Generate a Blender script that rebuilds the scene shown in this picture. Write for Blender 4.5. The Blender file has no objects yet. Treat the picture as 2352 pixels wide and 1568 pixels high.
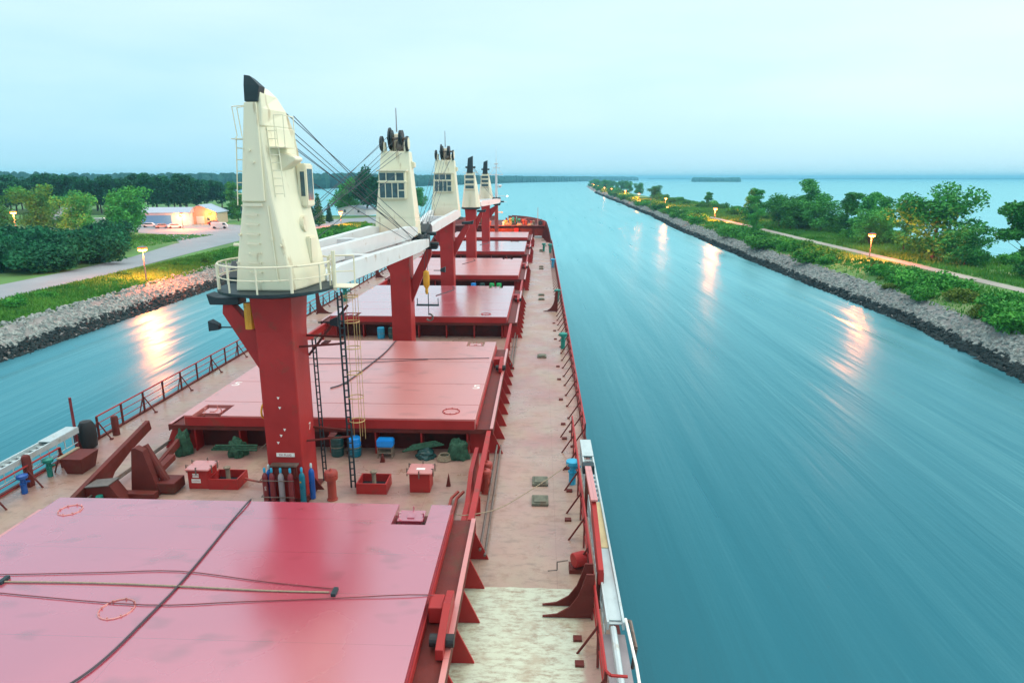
import bpy, bmesh, math, random
from mathutils import Vector, Matrix, noise as mnoise
R = math.radians
random.seed(7)
C = bpy.context.scene.collection
scene = bpy.context.scene

# ------------------------------------------------------------------ camera, sky, sun, exposure
CAM = Vector((9.74, 0.0, 12.57)); PITCH = R(13.8); YAW = R(2.4); FPX = 1528.0
cam = bpy.data.cameras.new('camera'); co = bpy.data.objects.new('camera', cam); C.objects.link(co)
co.location = CAM; co.rotation_euler = (R(90) - PITCH, 0, YAW)
cam.sensor_width = 36.0; cam.lens = 36.0 * FPX / 2352.0
cam.clip_start = 0.1; cam.clip_end = 80000
scene.camera = co
scene.render.engine = 'CYCLES'
scene.cycles.max_bounces = 6; scene.cycles.diffuse_bounces = 3; scene.cycles.glossy_bounces = 3
scene.cycles.transmission_bounces = 4; scene.cycles.volume_bounces = 0
scene.cycles.use_denoising = True
scene.cycles.sample_clamp_indirect = 8
scene.view_settings.view_transform = 'Standard'; scene.view_settings.look = 'None'
scene.view_settings.exposure = 0.75; scene.view_settings.gamma = 1.0

SUN_EL, SUN_AZ = 32.0, 70.0      # azimuth clockwise from the bow (+Y)
world = bpy.data.worlds.new('World'); scene.world = world; world.use_nodes = True
nt = world.node_tree; N = nt.nodes; L = nt.links; N.clear()
def wn(t, **k):
    n = N.new(t)
    for a, b in k.items(): setattr(n, a, b)
    return n
sky = wn('ShaderNodeTexSky', sky_type='NISHITA', sun_disc=False)
sky.sun_elevation = R(SUN_EL); sky.sun_rotation = R(SUN_AZ); sky.dust_density = 2.0; sky.ozone_density = 2.5
tc = wn('ShaderNodeTexCoord'); sep = wn('ShaderNodeSeparateXYZ'); L.new(tc.outputs['Generated'], sep.inputs[0])
ramp = wn('ShaderNodeValToRGB'); L.new(sep.outputs['Z'], ramp.inputs[0])      # overcast: colour by height above the horizon
cr = ramp.color_ramp; cr.elements[0].position = 0.0; cr.elements[0].color = (.33, .57, .65, 1)
cr.elements[1].position = 1.0; cr.elements[1].color = (2.1, 1.85, 1.7, 1)
for p, c in ((.03, (.31, .54, .65, 1)), (.12, (.33, .55, .65, 1)), (.24, (.45, .61, .67, 1)), (.38, (.24, .56, .70, 1)), (.60, (.34, .62, .76, 1)), (.74, (1.35, 1.32, 1.30, 1))):
    e = cr.elements.new(p); e.color = c
# soft cloud bands, flattened towards the horizon
mp = wn('ShaderNodeMapping'); mp.inputs['Scale'].default_value = (1.0, 1.0, 5.5); L.new(tc.outputs['Generated'], mp.inputs[0])
cn = wn('ShaderNodeTexNoise'); cn.inputs['Scale'].default_value = 1.7; cn.inputs['Detail'].default_value = 5; cn.inputs['Roughness'].default_value = .5
L.new(mp.outputs[0], cn.inputs['Vector'])
cmr = wn('ShaderNodeMapRange'); cmr.inputs[1].default_value = .36; cmr.inputs[2].default_value = .68; cmr.inputs[3].default_value = 0.0; cmr.inputs[4].default_value = .55
L.new(cn.outputs['Fac'], cmr.inputs[0])
# the break in the overcast lies to starboard
gx = wn('ShaderNodeMath', operation='MULTIPLY_ADD'); gx.inputs[1].default_value = .55; gx.inputs[2].default_value = .12; L.new(sep.outputs['X'], gx.inputs[0])
ga = wn('ShaderNodeMath', operation='ADD', use_clamp=True); L.new(gx.outputs[0], ga.inputs[0]); L.new(cmr.outputs[0], ga.inputs[1])
elev = wn('ShaderNodeMapRange'); elev.inputs[1].default_value = .0; elev.inputs[2].default_value = .14; elev.inputs[3].default_value = .35; elev.inputs[4].default_value = 1
L.new(sep.outputs['Z'], elev.inputs[0])
gm = wn('ShaderNodeMath', operation='MULTIPLY'); L.new(ga.outputs[0], gm.inputs[0]); L.new(elev.outputs[0], gm.inputs[1])
cmix = wn('ShaderNodeMix', data_type='RGBA'); L.new(gm.outputs[0], cmix.inputs['Factor']); L.new(ramp.outputs[0], cmix.inputs['A']); cmix.inputs['B'].default_value = (.56, .70, .73, 1)
sc_ = wn('ShaderNodeVectorMath', operation='SCALE'); sc_.inputs['Scale'].default_value = 10.0; L.new(cmix.outputs['Result'], sc_.inputs[0])
smix = wn('ShaderNodeMix', data_type='RGBA'); smix.inputs['Factor'].default_value = .9
L.new(sky.outputs[0], smix.inputs['A']); L.new(sc_.outputs[0], smix.inputs['B'])
bg = wn('ShaderNodeBackground'); bg.inputs['Strength'].default_value = .10; L.new(smix.outputs['Result'], bg.inputs['Color'])
wo = wn('ShaderNodeOutputWorld'); L.new(bg.outputs[0], wo.inputs['Surface'])

sl = bpy.data.lights.new('sun', 'SUN'); sl.energy = 0.9; sl.angle = R(25); sl.color = (1.0, .93, .82)
so = bpy.data.objects.new('sun', sl); C.objects.link(so)
so.rotation_euler = (R(90 - SUN_EL), 0, R(180 - SUN_AZ))

# ------------------------------------------------------------------ helpers
def P(px, py, z):
    """ground position seen at a point of the photograph (2352 px wide copy), at height z"""
    f = Vector((-math.sin(YAW)*math.cos(PITCH), math.cos(YAW)*math.cos(PITCH), -math.sin(PITCH)))
    r = Vector((math.cos(YAW), math.sin(YAW), 0)); u = r.cross(f)
    d = f*FPX + r*(px-1176) - u*(py-784)
    return CAM + d*((z-CAM.z)/d.z)
def tag(o, label=None, cat=None, group=None, kind=None):
    if label: o['label'] = label
    if cat: o['category'] = cat
    if group: o['group'] = group
    if kind: o['kind'] = kind
    return o
def empty(name, loc, label, cat, group=None, rz=0):
    o = bpy.data.objects.new(name, None); C.objects.link(o); o.location = loc; o.rotation_euler = (0, 0, rz)
    o.empty_display_size = .3
    return tag(o, label, cat, group)
def kids(o): return [c for c in o.children]
def dup(root, loc, rz=None, label=None, group=None, scale=None):
    r = root.copy(); C.objects.link(r); r.location = loc
    if rz is not None: r.rotation_euler = (0, 0, rz)
    if scale is not None: r.scale = scale if hasattr(scale, '__len__') else (scale,)*3
    if label: r['label'] = label
    if group: r['group'] = group
    def rec(a, b):
        for ch in kids(a):
            c = ch.copy(); C.objects.link(c); c.parent = b; rec(ch, c)
    rec(root, r)
    return r
class MB:
    def __init__(s): s.bm = bmesh.new()
    def box(s, x0, x1, y0, y1, z0, z1, bev=0):
        m = bmesh.ops.create_cube(s.bm, size=1.0)['verts']
        for v in m: v.co = Vector(((x0+x1)/2+v.co.x*(x1-x0), (y0+y1)/2+v.co.y*(y1-y0), (z0+z1)/2+v.co.z*(z1-z0)))
        if bev:
            es = list({e for v in m for e in v.link_edges})
            bmesh.ops.bevel(s.bm, geom=es, offset=bev, segments=2, affect='EDGES')
        return s
    def tube(s, a, b, r, r2=None, n=8, cap=True):
        a, b = Vector(a), Vector(b); r2 = r if r2 is None else r2
        d = b-a; ln = d.length
        if ln < 1e-6: return s
        q = d.to_track_quat('Z', 'Y').to_matrix().to_4x4()
        g = bmesh.ops.create_cone(s.bm, cap_ends=cap, segments=n, radius1=r, radius2=r2, depth=ln)['verts']
        bmesh.ops.transform(s.bm, matrix=Matrix.Translation((a+b)/2) @ q, verts=g)
        return s
    def path(s, pts, r, n=6):
        for a, b in zip(pts[:-1], pts[1:]): s.tube(a, b, r, n=n)
        return s
    def lathe(s, prof, n=16, o=(0, 0, 0)):
        o = Vector(o); rings = []
        for (r, z) in prof:
            rings.append([s.bm.verts.new(o+Vector((r*math.cos(2*math.pi*k/n), r*math.sin(2*math.pi*k/n), z))) for k in range(n)])
        for a, b in zip(rings[:-1], rings[1:]):
            for k in range(n): s.bm.faces.new((a[k], a[(k+1) % n], b[(k+1) % n], b[k]))
        s.bm.faces.new(rings[0][::-1]); s.bm.faces.new(rings[-1])
        return s
    def prism(s, pts, a, b, axis='z'):
        """extrude a 2-D outline between a and b along axis"""
        def v3(p, t):
            return {'z': (p[0], p[1], t), 'y': (p[0], t, p[1]), 'x': (t, p[0], p[1])}[axis]
        A = [s.bm.verts.new(v3(p, a)) for p in pts]; B = [s.bm.verts.new(v3(p, b)) for p in pts]
        n = len(pts)
        f = [s.bm.faces.new(A), s.bm.faces.new(B[::-1])]
        for k in range(n): f.append(s.bm.faces.new((A[k], B[k], B[(k+1) % n], A[(k+1) % n])))
        return s
    def loft(s, rings, cap=True):
        rs = [[s.bm.verts.new(p) for p in r] for r in rings]; n = len(rs[0])
        for a, b in zip(rs[:-1], rs[1:]):
            for k in range(n): s.bm.faces.new((a[k], a[(k+1) % n], b[(k+1) % n], b[k]))
        if cap: s.bm.faces.new(rs[0][::-1]); s.bm.faces.new(rs[-1])
        return s
    def torus(s, c, R0, r, n=20, m=6, axis='z', a0=0, a1=2*math.pi):
        c = Vector(c); pts = []
        full = abs(a1-a0-2*math.pi) < 1e-6
        for k in range(n+1):
            t = a0+(a1-a0)*k/n; u, v = R0*math.cos(t), R0*math.sin(t)
            pts.append(c+Vector({'z': (u, v, 0), 'y': (u, 0, v), 'x': (0, u, v)}[axis]))
        return s.path(pts, r, m)
    def build(s, name, m, parent=None, bev=0, smooth=False, loc=None):
        bmesh.ops.recalc_face_normals(s.bm, faces=s.bm.faces[:])
        me = bpy.data.meshes.new(name); s.bm.to_mesh(me); s.bm.free()
        me.materials.append(m)
        if smooth:
            for p in me.polygons: p.use_smooth = True
            me.set_sharp_from_angle(angle=R(35))
        o = bpy.data.objects.new(name, me); C.objects.link(o)
        if parent: o.parent = parent
        if loc: o.location = loc
        if bev:
            b = o.modifiers.new('bevel', 'BEVEL'); b.width = bev; b.segments = 2; b.limit_method = 'ANGLE'
        return o
def text(name, body, size, m, parent, loc, rot=(0, 0, 0), ext=.004):
    cu = bpy.data.curves.new(name, 'FONT'); cu.body = body; cu.size = size; cu.extrude = ext; cu.align_x = 'CENTER'; cu.align_y = 'CENTER'
    cu.materials.append(m); tmp = bpy.data.objects.new('tmp', cu); C.objects.link(tmp); bpy.context.view_layer.update()
    me = bpy.data.meshes.new_from_object(tmp.evaluated_get(bpy.context.evaluated_depsgraph_get())); bpy.data.objects.remove(tmp); bpy.data.curves.remove(cu)
    o = bpy.data.objects.new(name, me); C.objects.link(o); o.parent = parent; o.location = loc; o.rotation_euler = rot
    return o

# ------------------------------------------------------------------ materials
def mat(name, col, rough=.6, spec=.5, metal=0, var=.12, vscale=2.0, rust=0, rust_col=(.12, .05, .025), rscale=1.2, bump=.0, bscale=20, coords='Object', stretch=(1, 1, 1), rvar=.1, coat=0):
    m = bpy.data.materials.new(name); m.use_nodes = True; t = m.node_tree; n = t.nodes; l = t.links
    b = n['Principled BSDF']; b.inputs['Metallic'].default_value = metal
    b.inputs['Specular IOR Level'].default_value = spec
    if coat: b.inputs['Coat Weight'].default_value = coat; b.inputs['Coat Roughness'].default_value = .15
    tx = n.new('ShaderNodeTexCoord'); mpn = n.new('ShaderNodeMapping'); mpn.inputs['Scale'].default_value = stretch; l.new(tx.outputs[coords], mpn.inputs[0])
    a = n.new('ShaderNodeTexNoise'); a.inputs['Scale'].default_value = vscale; a.inputs['Detail'].default_value = 6; l.new(mpn.outputs[0], a.inputs['Vector'])
    hv = n.new('ShaderNodeMapRange'); hv.inputs[1].default_value = .25; hv.inputs[2].default_value = .75; hv.inputs[3].default_value = 1-var; hv.inputs[4].default_value = 1+var; l.new(a.outputs['Fac'], hv.inputs[0])
    mu = n.new('ShaderNodeVectorMath'); mu.operation = 'SCALE'; mu.inputs[0].default_value = col[:3]; l.new(hv.outputs[0], mu.inputs['Scale'])
    outc = mu.outputs[0]
    if rust:
        r = n.new('ShaderNodeTexNoise'); r.inputs['Scale'].default_value = rscale; r.inputs['Detail'].default_value = 10; r.inputs['Roughness'].default_value = .65; l.new(mpn.outputs[0], r.inputs['Vector'])
        rr = n.new('ShaderNodeMapRange'); rr.inputs[1].default_value = .62-rust*.25; rr.inputs[2].default_value = .72-rust*.1; rr.inputs[4].default_value = .85; l.new(r.outputs['Fac'], rr.inputs[0])
        mx = n.new('ShaderNodeMix'); mx.data_type = 'RGBA'; l.new(rr.outputs[0], mx.inputs['Factor']); l.new(outc, mx.inputs['A']); mx.inputs['B'].default_value = (*rust_col, 1)
        outc = mx.outputs['Result']
    l.new(outc, b.inputs['Base Color'])
    ro = n.new('ShaderNodeMapRange'); ro.inputs[3].default_value = max(.02, rough-rvar); ro.inputs[4].default_value = min(1, rough+rvar); l.new(a.outputs['Fac'], ro.inputs[0]); l.new(ro.outputs[0], b.inputs['Roughness'])
    if bump:
        bn = n.new('ShaderNodeTexNoise'); bn.inputs['Scale'].default_value = bscale; bn.inputs['Detail'].default_value = 4; l.new(mpn.outputs[0], bn.inputs['Vector'])
        bp = n.new('ShaderNodeBump'); bp.inputs['Strength'].default_value = bump; bp.inputs['Distance'].default_value = .05; l.new(bn.outputs['Fac'], bp.inputs['Height']); l.new(bp.outputs[0], b.inputs['Normal'])
    return m
def emis(name, col, s):
    m = bpy.data.materials.new(name); m.use_nodes = True; b = m.node_tree.nodes['Principled BSDF']
    b.inputs['Base Color'].default_value = (*col, 1); b.inputs['Emission Color'].default_value = (*col, 1); b.inputs['Emission Strength'].default_value = s
    return m
M = dict(
 red=mat('red_paint', (.36, .022, .020), .48, .35, var=.18, vscale=.8, rust=.12, rust_col=(.16, .05, .03), rscale=.9, bump=.15, bscale=6),
 darkred=mat('dark_red_paint', (.13, .020, .015), .6, .3, var=.25, vscale=1.5, rust=.35, rust_col=(.09, .035, .02), bump=.3, bscale=8),
 hull=mat('hull_paint', (.19, .035, .033), .5, var=.25, vscale=.6, rust=.4, rust_col=(.10, .04, .025), bump=.3, bscale=3),
 cream=mat('cream_paint', (.80, .74, .54), .45, var=.09, vscale=.7, rust=.10, rust_col=(.40, .27, .13), rscale=2.2, stretch=(1, 1, .22), bump=.08, bscale=3),
 white=mat('white_jib_paint', (.64, .68, .67), .4, var=.07, vscale=.8, rust=.05, rust_col=(.35, .28, .2), bump=.05),
 black=mat('black_greased_steel', (.010, .026, .032), .55, var=.4, vscale=4),
 steel=mat('dull_steel', (.16, .13, .11), .5, metal=.3, var=.3, vscale=6, rust=.4),
 wire=mat('greased_wire', (.03, .045, .06), .6, var=.2),
 yellow=mat('yellow_paint', (.70, .33, .02), .45, var=.15, rust=.15),
 ladderyel=mat('weathered_yellow_paint', (.55, .36, .14), .5, var=.3, vscale=5, rust=.35, rust_col=(.2, .1, .04)),
 blue=mat('blue_plastic', (.01, .28, .75), .35, var=.08), dkgreen=mat('dark_green_plastic', (.01, .06, .055), .4, var=.2),
 green=mat('green_plastic', (.02, .42, .12), .4), teal=mat('teal_paint', (.01, .22, .17), .45, var=.2, rust=.1), skyblue=mat('light_blue_paint', (.02, .32, .50), .45, var=.15, rust=.08),
 maroon=mat('maroon_cylinder_paint', (.20, .025, .03), .35), grey=mat('grey_paint', (.30, .27, .28), .4), cylblue=mat('blue_cylinder_paint', (.01, .09, .35), .3), cylteal=mat('teal_cylinder_paint', (.0, .14, .20), .3),
 net=mat('green_netting', (.03, .10, .055), .9, var=.5, vscale=9, bump=1, bscale=40), rope=mat('old_rope', (.30, .24, .16), .9, var=.3, vscale=20), darkrope=mat('dark_hose', (.05, .035, .045), .6),
 wood=mat('weathered_board', (.22, .17, .12), .8, var=.3, vscale=8), manhole=mat('weathered_manhole_cover', (.13, .14, .10), .75, var=.4, vscale=5, rust=.3), rubber=mat('black_rubber', (.012, .013, .014), .6),
 letter=mat('white_lettering', (.80, .78, .72), .5), galv=mat('aluminium', (.48, .56, .56), .4, metal=.2, var=.12, rust=.1, rust_col=(.35, .3, .2)),
 gangtan=mat('tan_gangway_boards', (.52, .42, .22), .6, var=.2), asphalt=mat('pale_asphalt', (.22, .27, .29), .8, var=.12, vscale=.15, bump=.2, bscale=3, coords='Object'),
 bark=mat('bark', (.07, .055, .04), .9, var=.3, bump=.5), wall=mat('white_siding', (.62, .66, .70), .7, var=.06), tanwall=mat('tan_siding', (.55, .42, .28), .7, var=.08), roof=mat('pale_metal_roof', (.34, .42, .50), .4, var=.08),
 bluewall=mat('blue_siding', (.12, .36, .62), .6, var=.06), pole=mat('lamp_pole_grey', (.16, .17, .16), .6), redvent=mat('orange_red_vent_paint', (.32, .045, .03), .45, var=.2, rust=.2))
lampm = emis('sodium_lamp_glow', (1.0, .13, .01), 2.6)
lamph = emis('sodium_lamp_bulb', (1.0, .42, .10), 7)
lampw = emis('white_lamp_glow', (.9, 1.0, .9), 12)
def glass_mat():
    m = mat('cab_glass', (.03, .07, .08), .08, spec=.8, var=.6, vscale=3)
    return m
M['glass'] = glass_mat()

def hatch_mat(name, col, rough, rv, cior=2.0):
    m = bpy.data.materials.new(name); m.use_nodes = True; t = m.node_tree; n = t.nodes; l = t.links; b = n['Principled BSDF']
    tx = n.new('ShaderNodeTexCoord'); g = tx.outputs['Object']
    a = n.new('ShaderNodeTexNoise'); a.inputs['Scale'].default_value = .35; a.inputs['Detail'].default_value = 5; l.new(g, a.inputs['Vector'])
    mp2 = n.new('ShaderNodeMapping'); mp2.inputs['Scale'].default_value = (1.0, 1.9, 1); l.new(g, mp2.inputs[0])
    s = n.new('ShaderNodeTexNoise'); s.inputs['Scale'].default_value = 1.0; s.inputs['Detail'].default_value = 1; s.inputs['Roughness'].default_value = .3; l.new(mp2.outputs[0], s.inputs['Vector'])
    sr = n.new('ShaderNodeMapRange'); sr.inputs[1].default_value = .62; sr.inputs[2].default_value = .76; sr.inputs[4].default_value = .6; l.new(s.outputs['Fac'], sr.inputs[0])
    bt = n.new('ShaderNodeTexBrick'); bt.offset = 0; bt.inputs['Scale'].default_value = 1; bt.inputs['Brick Width'].default_value = 30; bt.inputs['Row Height'].default_value = 1.95; bt.inputs['Mortar Size'].default_value = .010
    bt.inputs['Color1'].default_value = bt.inputs['Color2'].default_value = (1, 1, 1, 1); bt.inputs['Mortar'].default_value = (.72, .66, .66, 1); l.new(g, bt.inputs['Vector'])
    mx = n.new('ShaderNodeMix'); mx.data_type = 'RGBA'; mx.inputs['A'].default_value = (*[c*.9 for c in col], 1); mx.inputs['B'].default_value = (*[min(1, c*1.12) for c in col], 1); l.new(a.outputs['Fac'], mx.inputs['Factor'])
    mx2 = n.new('ShaderNodeMix'); mx2.data_type = 'RGBA'; l.new(sr.outputs[0], mx2.inputs['Factor']); l.new(mx.outputs['Result'], mx2.inputs['A']); mx2.inputs['B'].default_value = (col[0]*.62, col[1]*.55, col[2]*.5, 1)
    mb_ = n.new('ShaderNodeVectorMath'); mb_.operation = 'MULTIPLY'; l.new(mx2.outputs['Result'], mb_.inputs[0]); l.new(bt.outputs['Color'], mb_.inputs[1]); l.new(mb_.outputs[0], b.inputs['Base Color'])
    ro = n.new('ShaderNodeMapRange'); ro.inputs[1].default_value = .3; ro.inputs[2].default_value = .7; ro.inputs[3].default_value = rough-rv; ro.inputs[4].default_value = rough+rv; l.new(a.outputs['Fac'], ro.inputs[0])
    l.new(ro.outputs[0], b.inputs['Roughness']); b.inputs['Specular IOR Level'].default_value = .9; b.inputs['Coat Weight'].default_value = 1.0; b.inputs['Coat IOR'].default_value = cior; b.inputs['Coat Roughness'].default_value = rough*.8
    bn = n.new('ShaderNodeTexNoise'); bn.inputs['Scale'].default_value = .8; bn.inputs['Detail'].default_value = 0; l.new(g, bn.inputs['Vector'])
    bp = n.new('ShaderNodeBump'); bp.inputs['Strength'].default_value = .12; bp.inputs['Distance'].default_value = .01; l.new(bn.outputs['Fac'], bp.inputs['Height']); l.new(bp.outputs[0], b.inputs['Normal'])
    return m
M['hatchA'] = hatch_mat('glossy_hatch_paint', (.42, .055, .09), .25, .05, 2.4)
M['hatchB'] = hatch_mat('faded_hatch_paint', (.55, .17, .15), .38, .08, 1.5)
M['hatchC'] = hatch_mat('wet_hatch_paint', (.48, .12, .14), .20, .04, 2.3)

def deck_mat():
    m = bpy.data.materials.new('worn_deck_paint'); m.use_nodes = True; t = m.node_tree; n = t.nodes; l = t.links; b = n['Principled BSDF']
    tx = n.new('ShaderNodeTexCoord'); g = tx.outputs['Object']
    def noi(sc, det=6, rg=.6, st=(1, 1, 1)):
        mpp = n.new('ShaderNodeMapping'); mpp.inputs['Scale'].default_value = st; l.new(g, mpp.inputs[0])
        q = n.new('ShaderNodeTexNoise'); q.inputs['Scale'].default_value = sc; q.inputs['Detail'].default_value = det; q.inputs['Roughness'].default_value = rg; l.new(mpp.outputs[0], q.inputs['Vector']); return q.outputs['Fac']
    def rng(x, a, c, lo=0., hi=1.):
        q = n.new('ShaderNodeMapRange'); q.inputs[1].default_value = a; q.inputs[2].default_value = c; q.inputs[3].default_value = lo; q.inputs[4].default_value = hi; l.new(x, q.inputs[0]); return q.outputs[0]
    def mix(f, A, B):
        q = n.new('ShaderNodeMix'); q.data_type = 'RGBA'; l.new(f, q.inputs['Factor'])
        for s_, v in (('A', A), ('B', B)):
            if isinstance(v, tuple): q.inputs[s_].default_value = (*v, 1)
            else: l.new(v, q.inputs[s_])
        return q.outputs['Result']
    c = mix(rng(noi(.16, 4), .35, .65), (.35, .175, .155), (.40, .275, .21))
    c = mix(rng(noi(.5, 8, .7, (1, .6, 1)), .47, .66, 0, .8), c, (.36, .28, .20))
    c = mix(rng(noi(2.2, 8, .75, (.6, 1.5, 1)), .51, .66, 0, .65), c, (.19, .13, .10))
    c = mix(rng(noi(.9, 9, .75), .53, .65, 0, .6), c, (.24, .12, .08))
    c = mix(rng(noi(9, 6, .7), .66, .74, 0, .5), c, (.12, .06, .04))
    bt = n.new('ShaderNodeTexBrick'); bt.inputs['Scale'].default_value = 1.0; bt.inputs['Brick Width'].default_value = 2.6; bt.inputs['Row Height'].default_value = 5.8; bt.inputs['Mortar Size'].default_value = .012; bt.offset = 0; bt.inputs['Color1'].default_value = (0, 0, 0, 1); bt.inputs['Color2'].default_value = (0, 0, 0, 1); bt.inputs['Mortar'].default_value = (1, 1, 1, 1); l.new(g, bt.inputs['Vector'])
    sm = n.new('ShaderNodeMath'); sm.operation = 'MULTIPLY'; sm.inputs[1].default_value = .35; l.new(bt.outputs['Color'], sm.inputs[0]); c = mix(sm.outputs[0], c, (.20, .10, .09))
    # bare primer patch painted on the deck aft of y = 18.6
    rgn = n.new('ShaderNodeTexNoise'); rgn.inputs['Scale'].default_value = 2.5; rgn.inputs['Detail'].default_value = 8; l.new(g, rgn.inputs['Vector'])
    rga = n.new('ShaderNodeVectorMath'); rga.operation = 'MULTIPLY_ADD'; rga.inputs[1].default_value = (.5, .14, 0); l.new(rgn.outputs['Color'], rga.inputs[0]); l.new(g, rga.inputs[2])
    sp = n.new('ShaderNodeSeparateXYZ'); l.new(rga.outputs[0], sp.inputs[0])
    aft = rng(sp.outputs['Y'], 18.62, 18.66, 1, 0)
    sb = rng(sp.outputs['X'], 7.5, 7.75, 0, 1); sb2 = rng(sp.outputs['X'], 11.1, 11.35, 1, 0)
    mm = n.new('ShaderNodeMath'); mm.operation = 'MULTIPLY'; l.new(aft, mm.inputs[0]); l.new(sb, mm.inputs[1])
    m3 = n.new('ShaderNodeMath'); m3.operation = 'MULTIPLY'; l.new(mm.outputs[0], m3.inputs[0]); l.new(sb2, m3.inputs[1])
    pr = mix(rng(noi(4.5, 8, .8, (.45, 1.3, 1)), .47, .62, 0, .9), (.52, .56, .42), (.28, .20, .13))
    pr = mix(rng(noi(1.0, 6, .6), .52, .66, 0, .6), pr, (.34, .24, .15))
    c = mix(m3.outputs[0], c, pr)
    l.new(c, b.inputs['Base Color'])
    l.new(rng(noi(.4, 5), .35, .65, .22, .55), b.inputs['Roughness']); b.inputs['Specular IOR Level'].default_value = .7
    bp = n.new('ShaderNodeBump'); bp.inputs['Strength'].default_value = .4; bp.inputs['Distance'].default_value = .02; l.new(noi(1.2, 6), bp.inputs['Height']); l.new(bp.outputs[0], b.inputs['Normal'])
    return m
M['deck'] = deck_mat()

def leaf_mat(name, a_, b_, sc=.35):
    m = bpy.data.materials.new(name); m.use_nodes = True; t = m.node_tree; n = t.nodes; l = t.links; b = n['Principled BSDF']
    tx = n.new('ShaderNodeTexCoord'); oi = n.new('ShaderNodeObjectInfo')
    ad = n.new('ShaderNodeVectorMath'); ad.operation = 'ADD'; l.new(tx.outputs['Object'], ad.inputs[0]); l.new(oi.outputs['Location'], ad.inputs[1])
    q = n.new('ShaderNodeTexNoise'); q.inputs['Scale'].default_value = sc; q.inputs['Detail'].default_value = 6; q.inputs['Roughness'].default_value = .65; l.new(ad.outputs[0], q.inputs['Vector'])
    r = n.new('ShaderNodeMapRange'); r.inputs[1].default_value = .35; r.inputs[2].default_value = .65; l.new(q.outputs['Fac'], r.inputs[0])
    mx = n.new('ShaderNodeMix'); mx.data_type = 'RGBA'; mx.inputs['A'].default_value = (*a_, 1); mx.inputs['B'].default_value = (*b_, 1); l.new(r.outputs[0], mx.inputs['Factor'])
    rv = n.new('ShaderNodeMapRange'); rv.inputs[3].default_value = .75; rv.inputs[4].default_value = 1.25; l.new(oi.outputs['Random'], rv.inputs[0])
    s = n.new('ShaderNodeVectorMath'); s.operation = 'SCALE'; l.new(mx.outputs['Result'], s.inputs[0]); l.new(rv.outputs[0], s.inputs['Scale'])
    l.new(s.outputs[0], b.inputs['Base Color']); b.inputs['Roughness'].default_value = .75; b.inputs['Specular IOR Level'].default_value = .15
    return m
M['leafA'] = leaf_mat('leaves_mid_green', (.022, .18, .045), (.10, .40, .07))
M['leafB'] = leaf_mat('leaves_dark_green', (.006, .08, .035), (.018, .15, .055))
M['leafC'] = leaf_mat('leaves_bush_green', (.02, .17, .025), (.10, .36, .05))
M['leafY'] = leaf_mat('leaves_yellow_green', (.06, .16, .02), (.18, .24, .03))
M['grassm'] = leaf_mat('grass_blades', (.03, .17, .02), (.13, .34, .05), .08)
def ground_mat():
    m = mat('grassy_ground', (.07, .20, .04), .9, var=.45, vscale=.06, rust=.30, rust_col=(.20, .24, .10), rscale=.05, bump=.6, bscale=.8)
    return m
M['ground'] = ground_mat()
M['rock'] = leaf_mat('riprap_stone', (.12, .15, .15), (.42, .46, .42), 2.2)
M['wetrock'] = leaf_mat('wet_dark_rock', (.010, .018, .020), (.03, .045, .045), 1.0)
M['farleaf'] = leaf_mat('far_wood_leaves', (.008, .07, .05), (.02, .11, .07), .02)

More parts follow.
